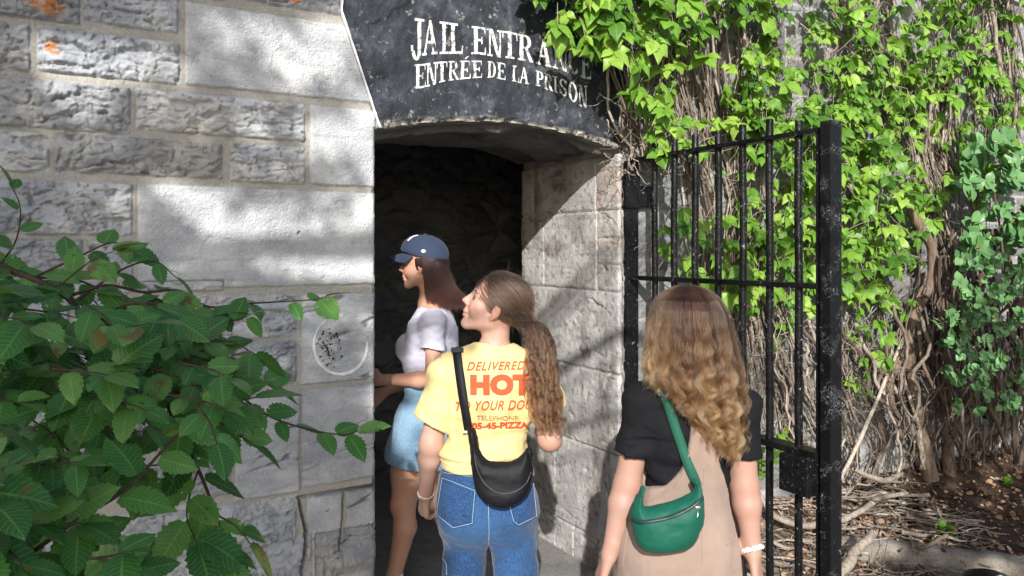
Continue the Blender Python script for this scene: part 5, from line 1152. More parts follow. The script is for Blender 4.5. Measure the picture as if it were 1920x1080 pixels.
# shoes for all three
def shoe(an, f, parent, mat, g=.009):
    s = SDF(np.array(an) * [1, 1, 0] + [-.24, -.24, -.002], np.array(an) * [1, 1, 0] + [.24, .24, .13], .005); f = nrm(np.array(f)); h_ = np.array([an[0], an[1], .036]); s.cone(h_ - f * .045, h_ + f * .09, .037 + g, .036 + g, .02); s.cone(h_ + f * .08, h_ + f * .165 + np.array([0, 0, -.008]), .036 + g, .026 + g, .02); s.cone(h_ - f * .03, h_ - f * .03 + np.array([0, 0, .06]), .036 + g, .038 + g, .02); s.plane((0, 0, .001), (0, 0, -1)); s.plane((0, 0, .085), (0, 0, 1)); finish(s, 'shoe', mat, parent)
M_SHOE = mat_plain('dark_canvas', (.05, .05, .055), .8, 0, .2)
for i in (0, 1):
    shoe((lg[i][0] + (.02, -.01)[i], D1 - .03 + .10 * i, 0), (.05 * (2 * i - 1), 1, 0), p1, M_SHOE); shoe((lx[i], D2 + (.04, -.10)[i], 0), (-.1, 1, 0), p2, M_WHITE); shoe(an3[i] * [1, 1, 0], (-.95, .3, 0), p3, M_WHITE)
# cap
r3, f3, u3 = frame(fw3, up3); CQ = lambda x, y, z: hc3 + x * r3 + y * f3 + z * u3
cp = SDF((-.72, 3.50, 1.58), (-.16, 3.95, 1.86), .0042); Rc = np.array([r3, nrm(f3 + .12 * u3), nrm(u3 - .12 * f3)])
cp.ell(CQ(0, -.018, .045), (.094, .115, .100), Rc, .02); cp.ell(CQ(0, .03, .075), (.07, .07, .065), Rc, .03)
cp.plane(CQ(0, 0, .042), -nrm(u3 - .30 * f3)); cp.ell(CQ(0, -.016, .030), (.086, .107, .092), Rc, .004, 'sub')
cap = finish(cp, 'cap', M_CAP, p3, None, folds(.004, 14, 14, 3), 2); bc = bvh_of(cap)
V = []; na_, nr_ = 25, 10      # brim: a curved visor with thickness
for s_ in (0, 1):
    for i in range(nr_):
        rr = i / (nr_ - 1)
        for k in range(na_):
            a = -1.32 + 2.64 * k / (na_ - 1); x = math.sin(a) * (.086 + .004 * rr); y0 = .080 * math.cos(a) ** .8 - .005; y = y0 + rr * .085 * math.cos(a) ** .55; z = .060 - .016 * rr - .034 * (x / .086) ** 2 * (.6 + .4 * rr) - .0 * (y < .03) + .004 * s_; V.append(CQ(x, y, z))
F = gridF(nr_, na_).tolist(); o = nr_ * na_; F = F + [[i + o for i in f[::-1]] for f in F]
rim = [(nr_ - 1) * na_ + k for k in range(na_)]; F += [(rim[k], rim[k + 1], rim[k + 1] + o, rim[k] + o) for k in range(na_ - 1)]
brim = mesh_py('brim', V, F, M_CAP, cap, True)
seam(bc, [(762, 470), (790, 476), (815, 488), (835, 498)], 'seam', cap, mat_plain('navy_seam', (.03, .045, .08), .9), .0016, .0, 20)
h_, n_ = hit(bc, 794, 471, .002)
if h_ is not None: q = MB(); q.box(h_, r3 * 0 + np.cross(n_, (0, 0, 1)), n_, (0, 0, 1), .011, .002, .005, .002); q.box(h_, np.cross(n_, (0, 0, 1)), n_, (0, 0, 1), .006, .0025, .008, .002); q.build('emblem', M_WHITE, cap)
V = []; ring = [(0.0, 1), (.3, .9), (.6, .95), (1, .7)]
pts = [CQ(-.020 + .012 * k, .112 - .006 * k * k * .3, .100 + .012 * math.sin(k * 1.3)) for k in range(4)]
em = [hit(bc, x, y, .0022) for x, y in ((765, 452), (770, 447), (776, 443.5), (784, 442))]; em = [e for e in em if e[0] is not None]
if len(em) > 2: V, F = ribbon([e[0] for e in em], [e[1] for e in em], .012, .002); mesh_py('front_badge', V, F, M_WHITE, cap, True)
h_ = CQ(0, -.02, .146); q = MB(); q.box(h_, r3, f3, u3, .007, .007, .004, .002); q.build('cap_button', M_CAP, cap)
# auburn bob blown back
sc3 = SDF((-.56, 3.50, 1.42), (-.16, 3.95, 1.78), .0055); sc3.ell(Q3(0, -.03, .03), (.086, .098, .085), RH3, .02)
sc3.chain([P(812, 500, D3), P(826, 535, D3), P(842, 560, D3)], [.075, .068, .05], .04)
sc3.chain([P(804, 500, D3 - .065), P(814, 530, D3 - .06), P(828, 556, D3 - .05)], [.014, .024, .022], .03)
X, Y, Z = sc3.grid(); ff = (X - hc3[0]) * f3[0] + (Y - hc3[1]) * f3[1] + (Z - hc3[2]) * f3[2]; uu_ = (Z - hc3[2]) + 0 * ff
sc3.D = np.maximum(sc3.D, ff - .016 + .1 * np.clip(-uu_, 0, .2)).astype(np.float32); sc3.D = np.maximum(sc3.D, Z - P(800, 484, D3)[2] + 0 * ff).astype(np.float32)
finish(sc3, 'hair_mass', M_SCALP3, p3, None, folds(.008, 16, 5, 2), 3)
out = []
for i in range(4200):
    k = RNG.uniform(-1, 1); s0 = RNG.random(); yoff = -.092 * math.cos(k * 1.45) - .004
    a = P(793 + 44 * s0, 478 + 24 * s0 - 2, D3 + yoff * (1 - .2 * s0)); c_ = P(806 + 66 * s0 + RNG.normal(0, 5), 564 + 4 * s0 + RNG.normal(0, 7), D3 + yoff * .85)
    md = P(797 + 57 * s0 - 2, 524 + 8 * s0, D3 + yoff * 1.02); t_ = np.linspace(0, 1, 14)[:, None]
    p_ = (1 - t_) ** 2 * a + 2 * t_ * (1 - t_) * (2 * md - .5 * (a + c_)) + t_ ** 2 * c_; p_ = p_ + RNG.normal(0, .0018, 3) + np.array([.003, .002, 0]) * np.sin(t_ * 9 + i) * t_; out.append(p_)
hair('hair', out, .0007, M_HAIR3, p3)

# ---------------------------------------------------------------- creeper on the wall
LEAFLET = [leaf_tpl(9, ((0, .12, .3, .5, .75, 1), (.05, .55, .95, 1, .6, 0)), .09, .22, d, w_) for d, w_ in ((.30, .31), (.50, .28), (.20, .33))]
def compound(L, pos, out, down, size, rnd, nl=5):
    """palmate creeper leaf: five leaflets from one point, drooping"""
    out = nrm(out); dn_ = nrm(down - out * (down @ out)); sd_ = np.cross(out, dn_)
    tilt = RNG.normal(0, .25)
    for k in range(nl):
        a = (k - (nl - 1) / 2) * (.78 if nl == 5 else 1.0) + tilt + RNG.normal(0, .08); sc = (.62, .88, 1.0, .88, .62)[k] if nl == 5 else (.85, 1, .85)[k]
        f = nrm(dn_ * math.cos(a) + sd_ * math.sin(a) + out * (.40 + RNG.normal(0, .25)) + np.array([0, 0, -.35]))
        L.add(LEAFLET[RNG.integers(3)], pos + f * size * .06, f, out + rv(.32), size * sc * RNG.uniform(.9, 1.1), np.clip(rnd + RNG.normal(0, .10), 0, 1))
GRID = [  # rows every 40 px from y=-40, columns every 40 px from x=1000: how thick the leaves hang
 "89999987686425444788786", "68888876376205332268564", "26888853333205242388621", "14888863236405456888732", "01444553137614688999755",
 "00015531148724799988467", "00003641058866899853588", "00000565226888999722688", "00000253113578999512687", "00000000101457999732576",
 "00000010021466799874300", "00000033246778998520000", "00000044336677998720000", "00000024555667886600000", "00000013555564665000000",
 "00000000044443244200000", "00000000000310031000000", "00000000000100033000000", "00000000000000034000000", "00000000000000030000000"]
def leaf_zone(x, y):                 # which plant a leaf belongs to
    if x < 1345 and y < 330: return 0
    if x > 1700: return 2
    return 1
IV = [Leaves(), Leaves(), Leaves()]; STEMS = [Tubes(), Tubes(), Tubes()]
for r, row in enumerate(GRID):
    for c, ch in enumerate(row):
        n = int(ch) * (.48 if c < 9 else 1.0); n = int(n) + (RNG.random() < n - int(n))
        for _ in range(n):
            x = 1000 + 40 * c + RNG.uniform(-4, 44); y = -40 + 40 * r + RNG.uniform(-14, 30); z_ = leaf_zone(x, y); y -= 26 * (z_ == 0) + 10 * (z_ == 0 and x < 1120)
            off = RNG.uniform(.05, .26) if z_ else RNG.uniform(.06, .30)
            p = PW(x, y, off); size = RNG.uniform(.048, .115) * (1.2 if z_ == 0 else 1.0); d = -N * .8 + np.array([0, 0, .75]) - .2 * U + rv(.45)
            compound(IV[z_], p, d, np.array([0, 0, -1.0]) + rv(.25), size, np.clip(RNG.normal(.52, .30), 0, 1), 5 if RNG.random() < .8 else 3)
            if RNG.random() < .8:
                a = p; e = PW(x + RNG.normal(0, 14), y - RNG.uniform(8, 45), max(.02, off - RNG.uniform(.03, .14))); m_ = (a + e) / 2 + np.array([0, 0, .015]); STEMS[z_].add(spline([a, m_, e], 6), .0016, 5, .3)
# explicit hanging sprays at the lintel and the gate top
for x, y in ((1190, 165), (1225, 180), (1205, 195), (1243, 205), (1232, 255), (1262, 240), (1285, 262), (1308, 275), (1150, 95), (1105, 80), (1050, 55), (1165, 60), (1210, 45), (1190, 100), (1245, 270), (1130, 60), (1255, 175)):
    p = PW(x, y, RNG.uniform(.16, .28)); compound(IV[0], p, -N + np.array([0, 0, .4]) - .1 * U + rv(.2), np.array([0, 0, -1.]) + rv(.2), RNG.uniform(.085, .12), RNG.uniform(.45, .9), 5 if y < 150 else 3); STEMS[0].add(spline([p, PW(x + 8, y - 18, .16), PW(x + 20, y - 45, .08)], 7), .0018, 5, .3)
creep = [thing('creeper', 'leafy five fingered creeper spilling over the right end of the black lintel', 'climbing plant', tuple(PW(1180, 100, .05)), 'creepers on the wall'),
         thing('creeper', 'broad mass of bright green creeper on the wall behind the open gate', 'climbing plant', tuple(PW(1560, 300, .05)), 'creepers on the wall'),
         thing('creeper', 'creeper at the far right of the wall, above the blue green shrub', 'climbing plant', tuple(PW(1840, 150, .05)), 'creepers on the wall')]
# vine stems over the wall: (path in picture columns/rows, bundle width, number, thickness, from, zone)
def bundle(path, width, n, r, zone, off=(.015, .07), jit=1.0, taper=.75, tint=None):
    path = np.array(path, float); m = 26
    for i in range(n):
        o0 = RNG.normal(0, width / 2); o1 = o0 + RNG.normal(0, width * .35); k = RNG.uniform(.0, .25) if RNG.random() < .4 else 0; k2 = RNG.uniform(.75, 1) if RNG.random() < .4 else 1
        pp = spline(np.c_[path, np.zeros(len(path))], 60)[:, :2]; a, b_ = int(k * 59), int(k2 * 59); pp = pp[a:b_ + 1]; pp = pp[np.linspace(0, len(pp) - 1, m).astype(int)]
        t_ = np.linspace(0, 1, m); sd0 = RNG.random() * 50; wig = (fbm(t_ * 4 + sd0, 0 * t_ + sd0, 0 * t_, 3) - .5) * width * 1.5 * jit + 5 * (fbm(t_ * 16 + sd0, 0 * t_, 0 * t_ + sd0, 2) - .5)
        ox = o0 + (o1 - o0) * t_ + wig; df = RNG.uniform(*off) + .02 * (fbm(t_ * 4 + sd0, 0 * t_, 0 * t_ + 3, 2) - .5)
        pts = np.array([PW(x + q, y + RNG.normal(0, .4), max(.012, d_)) for (x, y), q, d_ in zip(pp, ox, df)])
        rr = r * float(np.exp(RNG.normal(-.15, .5))) * (1 - (1 - taper) * t_); STEMS[zone].add(pts, rr, 6, None if tint is None else float(np.clip(RNG.normal(tint, .15), 0, 1)))
bundle([(1215, -40), (1225, 80), (1245, 200), (1262, 330)], 60, 26, .0060, 0)
bundle([(1150, 20), (1170, 140), (1195, 260), (1215, 320)], 36, 14, .010, 0)
bundle([(1290, -40), (1270, 100), (1285, 220), (1310, 330), (1330, 480), (1320, 640), (1330, 800)], 50, 22, .0055, 1)
bundle([(1345, -40), (1335, 100), (1360, 260), (1390, 380), (1410, 540), (1440, 700), (1480, 860)], 44, 18, .0062, 1)
bundle([(1385, 40), (1400, 200), (1395, 330), (1372, 480), (1390, 650), (1420, 800)], 30, 18, .0045, 1)
bundle([(1440, -40), (1452, 60), (1460, 140)], 22, 8, .008, 1); bundle([(1570, -40), (1600, 60), (1620, 140)], 34, 16, .006, 1); bundle([(1665, -40), (1640, 40), (1680, 140), (1700, 260)], 40, 18, .006, 1)
bundle([(1765, 130), (1757, 220), (1758, 300), (1778, 340)], 34, 46, .0060, 2, (.03, .10), .35); bundle([(1720, 250), (1735, 330), (1770, 430), (1800, 520)], 26, 18, .0065, 1, (.03, .10))
bundle([(1880, -40), (1890, 60), (1900, 160), (1905, 260)], 34, 20, .008, 2, (.03, .1), .4); bundle([(1830, -40), (1822, 80), (1845, 200)], 40, 14, .005, 2)
bundle([(1560, 600), (1590, 680), (1620, 760), (1640, 850), (1600, 960)], 60, 30, .0062, 1, (.03, .16)); bundle([(1440, 560), (1470, 680), (1500, 780), (1560, 900)], 54, 22, .0052, 1, (.03, .14))
bundle([(1680, 560), (1690, 680), (1700, 800), (1705, 880)], 40, 14, .007, 1, (.03, .14), tint=.85); bundle([(1760, 480), (1765, 620), (1775, 760), (1790, 880)], 64, 24, .008, 2, (.03, .34), tint=.85); bundle([(1840, 430), (1850, 600), (1860, 740), (1865, 860)], 84, 26, .008, 2, (.03, .32), tint=.85)  # dark stem tint stands in for the deep shade of the thicket
bundle([(1790, 470), (1770, 600), (1800, 740), (1780, 880)], 60, 5, .022, 2, (.05, .2), 1.6, tint=.8); bundle([(1860, 470), (1880, 600), (1850, 740), (1870, 870)], 50, 4, .018, 2, (.05, .25), 1.8, tint=.8); bundle([(1900, 560), (1905, 700), (1910, 850)], 54, 18, .008, 2, (.03, .32), tint=.85)  # tinted dark as well, shade put into the stem colour
bundle([(1850, -40), (1862, 200), (1850, 450), (1862, 700), (1858, 880)], 40, 7, .007, 2, (.02, .12), tint=.6); bundle([(1775, 120), (1768, 300), (1782, 500), (1770, 700), (1785, 870)], 30, 6, .007, 2, (.02, .12), tint=.6)
bundle([(1040, -30), (1110, 10), (1165, 60), (1200, 160), (1225, 300)], 26, 7, .004, 0, (.04, .12)); bundle([(1340, -20), (1290, 40), (1230, 120), (1215, 260)], 30, 6, .004, 0, (.03, .10))
# loose dead twigs
def twig(p, v, L_, r, zone, bend=.25, m=9):
    t_ = np.linspace(0, 1, m)[:, None]; v = nrm(v); b_ = rv(bend); STEMS[zone].add(p + v * L_ * t_ + b_ * L_ * t_ ** 2 + .012 * L_ * 10 * (np.c_[fbm(t_ * 5 + p[0] * 9, p[1] * 7, 0, 2), fbm(t_ * 5, p[0] * 9, 4, 2), fbm(t_ * 5, 2, p[2] * 9, 2)] - .5), np.linspace(r, r * .45, m), 5, RNG.uniform(.6, 1) if zone == 2 else None)  # far right twigs tinted darker in place of shade
for i in range(640):
    zone, x, y = [(1, RNG.uniform(1380, 1700), RNG.uniform(600, 900)), (1, RNG.uniform(1230, 1480), RNG.uniform(250, 800)), (0, RNG.uniform(1130, 1300), RNG.uniform(180, 330)), (1, RNG.uniform(1400, 1760), RNG.uniform(0, 600)), (2, RNG.uniform(1720, 1920), RNG.uniform(0, 880)), (1, RNG.uniform(1560, 1700), RNG.uniform(560, 780))][i % 6]
    twig(PW(x, y, RNG.uniform(.03, .17)), U * RNG.normal(0, 1) - N * abs(RNG.normal(0, .3)) + np.array([0, 0, RNG.normal(-.35, .8)]), RNG.uniform(.10, .34) * (.45 if zone == 0 else 1), RNG.uniform(.0016, .0038), zone)
# twisted roots heaped at the foot of the wall
for i in range(330):
    x0 = RNG.uniform(1.05, 2.15); u0 = (x0 - HX) / U[0]; p = W(RNG.uniform(.45, 2.0), -RNG.uniform(.05, .75), 0); p[2] = ground_z(p[0], p[1]) + RNG.uniform(.0, .05)
    v = nrm(U * RNG.normal(0, 1) - N * RNG.normal(.1, .6) + np.array([0, 0, RNG.normal(.0, .12)])); L_ = RNG.uniform(.18, .6); m = 12; t_ = np.linspace(-.5, .5, m)
    pts = p + np.outer(t_, v) * L_ + np.outer(.16 * L_ * np.sin(t_ * RNG.uniform(4, 9) + RNG.random() * 6), np.cross(v, (0, 0, 1)))
    for q in pts: q[2] = max(q[2], ground_z(q[0], q[1]) + .004) + RNG.normal(0, .003)
    STEMS[1].add(pts, RNG.choice([.0022, .004, .0065, .011], p=[.45, .33, .17, .05]) * np.linspace(1.1, .6, m), 7)
def root(path, r, zone, m=26, tint=None, offs=None):
    pts = spline(np.array([PW(x, y, o) for x, y, o in path]), m); wob = np.c_[fbm(np.linspace(0, 9, m), 1, path[0][0], 3), fbm(np.linspace(0, 9, m), 4, path[0][1], 3), fbm(np.linspace(0, 9, m), 8, path[0][0], 3)] - .5
    STEMS[zone].add(pts + wob * r[0] * 1.2, np.interp(np.linspace(0, 1, m), np.linspace(0, 1, len(r)), r) * (1 + .35 * (fbm(np.linspace(0, 14, m), path[0][1], 2, 3) - .5)), 10, tint)
root([(1410, 905, .10), (1450, 965, .20), (1520, 985, .30), (1600, 965, .36), (1650, 935, .34), (1700, 925, .30)], (.013, .016, .019, .016, .012), 1, 30, .35)
root([(1640, 1000, .60), (1600, 1040, .62), (1570, 1080, .66), (1540, 1130, .7)], (.022, .027, .03), 1, 20, .4); root([(1600, 880, .30), (1650, 900, .34), (1690, 890, .30)], (.013, .017, .013), 1, 18, .4)
root([(1585, 640, .12), (1620, 660, .13), (1650, 690, .13), (1690, 750, .13), (1715, 830, .12)], (.011, .013, .012), 1, 24, .15); root([(1650, 580, .10), (1668, 650, .11), (1690, 700, .13), (1720, 790, .14), (1728, 860, .14)], (.012, .014, .011), 1, 24, .2)
root([(1700, 620, .14), (1640, 760, .18), (1600, 850, .22), (1575, 900, .24)], (.010, .012, .010), 1, 22, 0)
creep_m = [M_VINE] * 3
for i in range(3):
    IV[i].build('foliage', M_IVY, creep[i]); STEMS[i].build('stems', M_VINE, creep[i])
# thick twisted trunk of the old vine
tk = thing('vine_trunk', 'thick twisted brown vine trunk climbing the wall right of the gate', 'vine trunk', tuple(PW(1710, 870, .1)))
T = Tubes()
def trunk(T, path, r, m=60, tint=.2, n=16, kn=.5):
    pts = spline(np.array([PW(x, y, o) for x, y, o in path]), m); t_ = np.linspace(0, 1, m)
    T.add(pts, np.interp(t_, np.linspace(0, 1, len(r)), r) * (1 + kn * (fbm(t_ * 16, path[0][0], 1, 3) - .5)), n, tint)
trunk(T, [(1688, 345, .06), (1696, 380, .12), (1722, 420, .16), (1748, 470, .17), (1745, 530, .17), (1715, 590, .16), (1704, 650, .15), (1712, 730, .14), (1730, 820, .13), (1745, 900, .16)], (.014, .026, .031, .033, .03, .028, .029, .036, .05)); T.build('trunk', M_TRUNK, tk)
T = Tubes(); trunk(T, [(1704, 640, .13), (1680, 690, .14), (1668, 740, .12), (1690, 830, .10)], (.018, .02, .024), 30); T.build('branch', M_TRUNK, tk)
T = Tubes(); trunk(T, [(1722, 610, .20), (1730, 680, .22), (1760, 740, .22), (1790, 760, .2), (1830, 755, .16)], (.012, .013, .01), 30); T.build('branch', M_TRUNK, tk)
T = Tubes(); trunk(T, [(1772, 560, .12), (1768, 640, .13), (1772, 740, .13), (1780, 900, .14)], (.022, .026, .03, .04), 30); T.build('trunk', M_TRUNK, tk)

# ---------------------------------------------------------------- blue green shrub at the right
OV = [leaf_tpl(6, ((0, .15, .4, .65, .88, 1), (.2, .75, 1, .92, .5, 0)), 0, .12, d, .40) for d in (.12, .25)]
sh_ = thing('honeysuckle_shrub', 'blue green shrub with round leaves and a few red berries at the right edge', 'shrub', tuple(PW(1905, 880, .35)))
L = Leaves(); T = Tubes(); B = []
ends = []
def twigleaf(pts, size, n, rnd0=.5):
    pts = spline(np.array(pts), 14); T.add(pts, np.linspace(.0035, .0016, 14), 5, .4)
    for k in range(n):
        t_ = (k + 1) / n; i = min(12, int(t_ * 13)); d = nrm(pts[i + 1] - pts[i]); s0 = nrm(np.cross(d, -N + rv(.3)))
        for s_ in (-1, 1):
            f = nrm(s0 * s_ + .5 * d + rv(.2)); L.add(OV[RNG.integers(2)], pts[i], f, -N + np.array([0, 0, .7]) + rv(.35), size * RNG.uniform(.75, 1.15), np.clip(rnd0 + RNG.normal(0, .25), 0, 1))
        if RNG.random() < .03: B.append(pts[i] - N * .02 + rv(.01))
for i in range(190):
    if i < 60: x, y, o, s_ = RNG.uniform(1800, 1940), RNG.uniform(270, 480), RNG.uniform(.25, .5), .085
    elif i < 168: x, y, o, s_ = RNG.uniform(1795, 1950), RNG.uniform(460, 770), RNG.uniform(.3, .65), .050
    else: x, y, o, s_ = RNG.uniform(1765, 1850), RNG.uniform(580, 720), RNG.uniform(.3, .5), .045
    if i >= 60 and x < 1800 + (y - 560) * -.15 and i < 168: x += 40
    e = PW(x, y, o); v = np.array([0, 0, RNG.uniform(-.3, .7)]) - U * RNG.uniform(-.3, .9) - N * RNG.uniform(0, .6); l_ = RNG.uniform(.10, .22); twigleaf([e, e + v * l_ * .5 + rv(.008), e + v * l_ + np.array([0, 0, -.02])], s_, int(RNG.integers(4, 7)))
for x, y in ((1762, 605), (1790, 600), (1812, 592)): e = PW(x + 60, y - 8, .5); twigleaf([e, PW(x + 20, y - 4, .52), PW(x - 8, y + 4, .54)], .048, 5)
L.build('foliage', M_SHRUB, sh_)
bs = PW(1905, 880, .35)
for path in ([(1893, 850, .30), (1868, 790, .30), (1845, 740, .30), (1850, 680, .3), (1870, 600, .33), (1880, 480, .4), (1860, 330, .42)], [(1905, 870, .35), (1900, 780, .37), (1915, 690, .4), (1890, 620, .45), (1850, 600, .5)], [(1912, 870, .4), (1930, 760, .45), (1920, 640, .5), (1925, 420, .5)], [(1845, 740, .30), (1825, 720, .32), (1790, 690, .36), (1775, 650, .4)]):
    pts = spline(np.array([PW(*q_) for q_ in path]), 40); T.add(pts, np.linspace(.016, .005, 40) * (1 + .3 * (fbm(np.linspace(0, 12, 40), 2, path[0][0], 2) - .5)), 8, .9)
T.build('stems', M_VINE, sh_)
for x, y in ((1896, 640), (1902, 645), (1898, 636), (1826, 652), (1912, 735), (1918, 742), (1908, 742), (1790, 590)): B.append(PW(x, y, .62))
for c in B[:26]:
    bm = bmesh.new(); bmesh.ops.create_icosphere(bm, subdivisions=2, radius=.0062); me = bpy.data.meshes.new('berry'); [setattr(v, 'co', v.co + Vector(c)) for v in bm.verts]; bm.to_mesh(me); bm.free(); link('berry', me, sh_, M_BERRY)
# weeds
def weed(name, label, px, py, off, n, size, flowers=0, hgt=.18):
    base = PW(px, py, off); base[2] = ground_z(base[0], base[1]) if not flowers else base[2]; o = thing(name, label, 'weed', tuple(base)); L = Leaves(); T = Tubes(); fl = []
    for i in range(n):
        v = nrm(np.array([RNG.normal(0, .35), RNG.normal(0, .35), 1])); h = hgt * RNG.uniform(.6, 1.1); pts = base + np.outer(np.linspace(0, 1, 8), v) * h; T.add(pts, .0018, 5, .2)
        for k in range(2, 8): L.add(OV[0] if not flowers else TW, pts[k], nrm(rv() + np.array([0, 0, .4])), np.array([0, 0, 1]) + rv(.4), size * RNG.uniform(.7, 1.2))
        fl.append(pts[-1])
    L.build('leaves', M_WEED, o); T.build('stems', M_WEED, o)
    if flowers:
        for c in fl[:flowers]:
            q = MB()
            for a in range(7):
                d = nrm(np.array([math.cos(a * .9), math.sin(a * .9) * .6, .5])) * .012; s_ = nrm(np.cross(d, (0, 0, 1))) * .004; q.add([c, c + d * .6 + s_, c + d, c + d * .6 - s_], [(0, 1, 2, 3)])
            q.build('flower', M_FLOWER, o)
weed('weed', 'small green seedling standing on the shaded soil behind the kerb', 1768, 990, .62, 4, .055, 0, .09)
weed('weed', 'tiny green sprout in the brown litter at the right', 1885, 905, .35, 3, .035, 0, .06)
weed('flowering_weed', 'yellow flowered weed growing between the gate bars beside the woman in black', 1428, 900, .28, 10, .042, 7, .30)
weed('flowering_weed', 'low yellow flowered weed behind the lock box of the gate', 1470, 850, .12, 6, .036, 4, .14)

# ---------------------------------------------------------------- elm at the left: low branches in the picture, crown above and behind shading the wall
ELM = [leaf_tpl(17, ((0, .1, .3, .5, .75, .9, 1), (.14, .62, .96, 1, .72, .36, 0)), .085, fo, dr, .31) for fo, dr in ((.18, .18), (.30, .34), (.10, .08), (-.05, .25))]
elm = thing('elm_tree', 'elm with low dark green serrated leaves hanging in front of the left wall', 'tree', (-2.3, -.9, 0))
L = Leaves(); T = Tubes()
def elm_twig(path, r0, r1, size, step=.045, m=40, both=True, up=None, skip=0.0, start=.1):
    pts = spline(np.array([P(*q_) for q_ in path]), m); T.add(pts, np.linspace(r0, r1, m), 7, .4); ln = np.r_[0, np.cumsum(np.linalg.norm(np.diff(pts, axis=0), axis=1))]; s_ = start * ln[-1]; sg = 1
    while s_ < ln[-1] + .001:
        i = min(m - 2, int(np.searchsorted(ln, s_))); d = nrm(pts[i + 1] - pts[i]); view = nrm(CAM - pts[i]); up_ = nrm(np.array([0, 0, .75]) + view * .55 + rv(.22)); sd_ = nrm(np.cross(d, up_))
        if RNG.random() >= skip:
            f = nrm(sd_ * sg * .9 + d * .65 + np.array([0, 0, -.22]) + rv(.16)); st = pts[i] + f * .006; L.add(ELM[RNG.integers(4)], st, f, up_, size * RNG.uniform(.6, 1.25), RNG.random())
        sg = -sg; s_ += step * RNG.uniform(.7, 1.3)
    f = nrm(pts[-1] - pts[-3]); L.add(ELM[0], pts[-1], f, np.array([0, 0, .8]) + rv(.2), size, RNG.random())
MAINP = [([(-120, 430, 1.75), (0, 497, 1.72), (60, 522, 1.7), (120, 553, 1.68), (165, 600, 1.66), (235, 655, 1.62), (290, 712, 1.58), (330, 795, 1.52), (372, 880, 1.46), (405, 965, 1.42), (435, 1060, 1.38)], .0085, .0022, .085),
 ([(130, 555, 1.68), (200, 535, 1.72), (270, 548, 1.76), (335, 545, 1.80), (390, 575, 1.84), (450, 570, 1.86), (520, 566, 1.88), (585, 562, 1.9), (612, 556, 1.9)], .004, .0014, .085),
 ([(300, 690, 1.6), (380, 690, 1.66), (450, 742, 1.7), (500, 778, 1.74), (570, 803, 1.76), (640, 815, 1.78), (672, 808, 1.78)], .0035, .0013, .080),
 ([(-30, 1090, 1.12), (60, 1035, 1.16), (150, 972, 1.2), (240, 915, 1.26), (300, 850, 1.32), (350, 800, 1.36), (420, 760, 1.4), (480, 745, 1.42)], .0042, .0014, .085),
 ([(240, 655, 1.62), (300, 622, 1.62), (360, 640, 1.62), (430, 640, 1.62), (480, 665, 1.62)], .0035, .0013, .085),
 ([(200, 640, 1.6), (260, 745, 1.45), (205, 745, 1.4), (150, 760, 1.38)], .0025, .0012, .08), ([(60, 522, 1.7), (150, 480, 1.75), (210, 455, 1.78), (250, 470, 1.8)], .003, .0012, .075), ([(0, 497, 1.72), (30, 450, 1.7), (38, 390, 1.7), (20, 345, 1.7)], .0022, .001, .068), ([(150, 560, 1.7), (230, 505, 1.75), (290, 490, 1.8), (330, 520, 1.82)], .003, .0012, .075)]
MAINP += [([(60, 520, 1.72), (160, 530, 1.74), (260, 590, 1.74), (340, 600, 1.76), (420, 590, 1.78)], .003, .0012, .085), ([(165, 600, 1.68), (250, 570, 1.7), (330, 575, 1.72), (400, 610, 1.74), (470, 590, 1.76)], .003, .0012, .08), ([(230, 655, 1.6), (330, 660, 1.6), (430, 690, 1.62), (500, 720, 1.64)], .003, .0012, .085), ([(100, 545, 1.66), (170, 490, 1.66), (215, 470, 1.66)], .002, .001, .075), ([(330, 795, 1.52), (400, 790, 1.55), (470, 830, 1.56)], .003, .0012, .085), ([(405, 965, 1.42), (440, 985, 1.42), (470, 1020, 1.42)], .002, .001, .085), ([(372, 880, 1.46), (350, 960, 1.4), (370, 1020, 1.36)], .002, .001, .095)]
for path, a, b_, sz in MAINP: elm_twig(path, a, b_, sz, .042, 50)
def inpoly(x, y, poly):
    c = False
    for (ax, ay), (bx, by) in zip(poly, poly[1:] + poly[:1]):
        if (ay > y) != (by > y) and x < (bx - ax) * (y - ay) / (by - ay) + ax: c = not c
    return c
REG = [(-60, 545), (60, 530), (150, 580), (270, 580), (350, 600), (420, 645), (470, 700), (440, 770), (470, 830), (420, 850), (380, 830), (300, 900), (270, 860), (330, 800), (250, 870), (200, 950), (240, 1000), (330, 1100), (-60, 1110)]
cnt = 0
while cnt < 150:
    x, y = RNG.uniform(-60, 500), RNG.uniform(500, 1100)
    if not inpoly(x, y, REG): continue
    near = RNG.random(); d = 1.05 + .75 * near if y > 780 else 1.3 + .55 * near; a = RNG.uniform(-.5, 1.3); l_ = RNG.uniform(50, 130); cnt += 1
    elm_twig([(x - l_ * math.cos(a), y - l_ * .6 * math.sin(a), d + .03), (x - .4 * l_ * math.cos(a), y - .35 * l_ * math.sin(a), d), (x, y, d - .02)], .0022, .001, RNG.uniform(.055, .090), .036, 14, start=.25)
L.build('foliage', M_ELM, elm); T.build('branches', M_TWIG, elm)
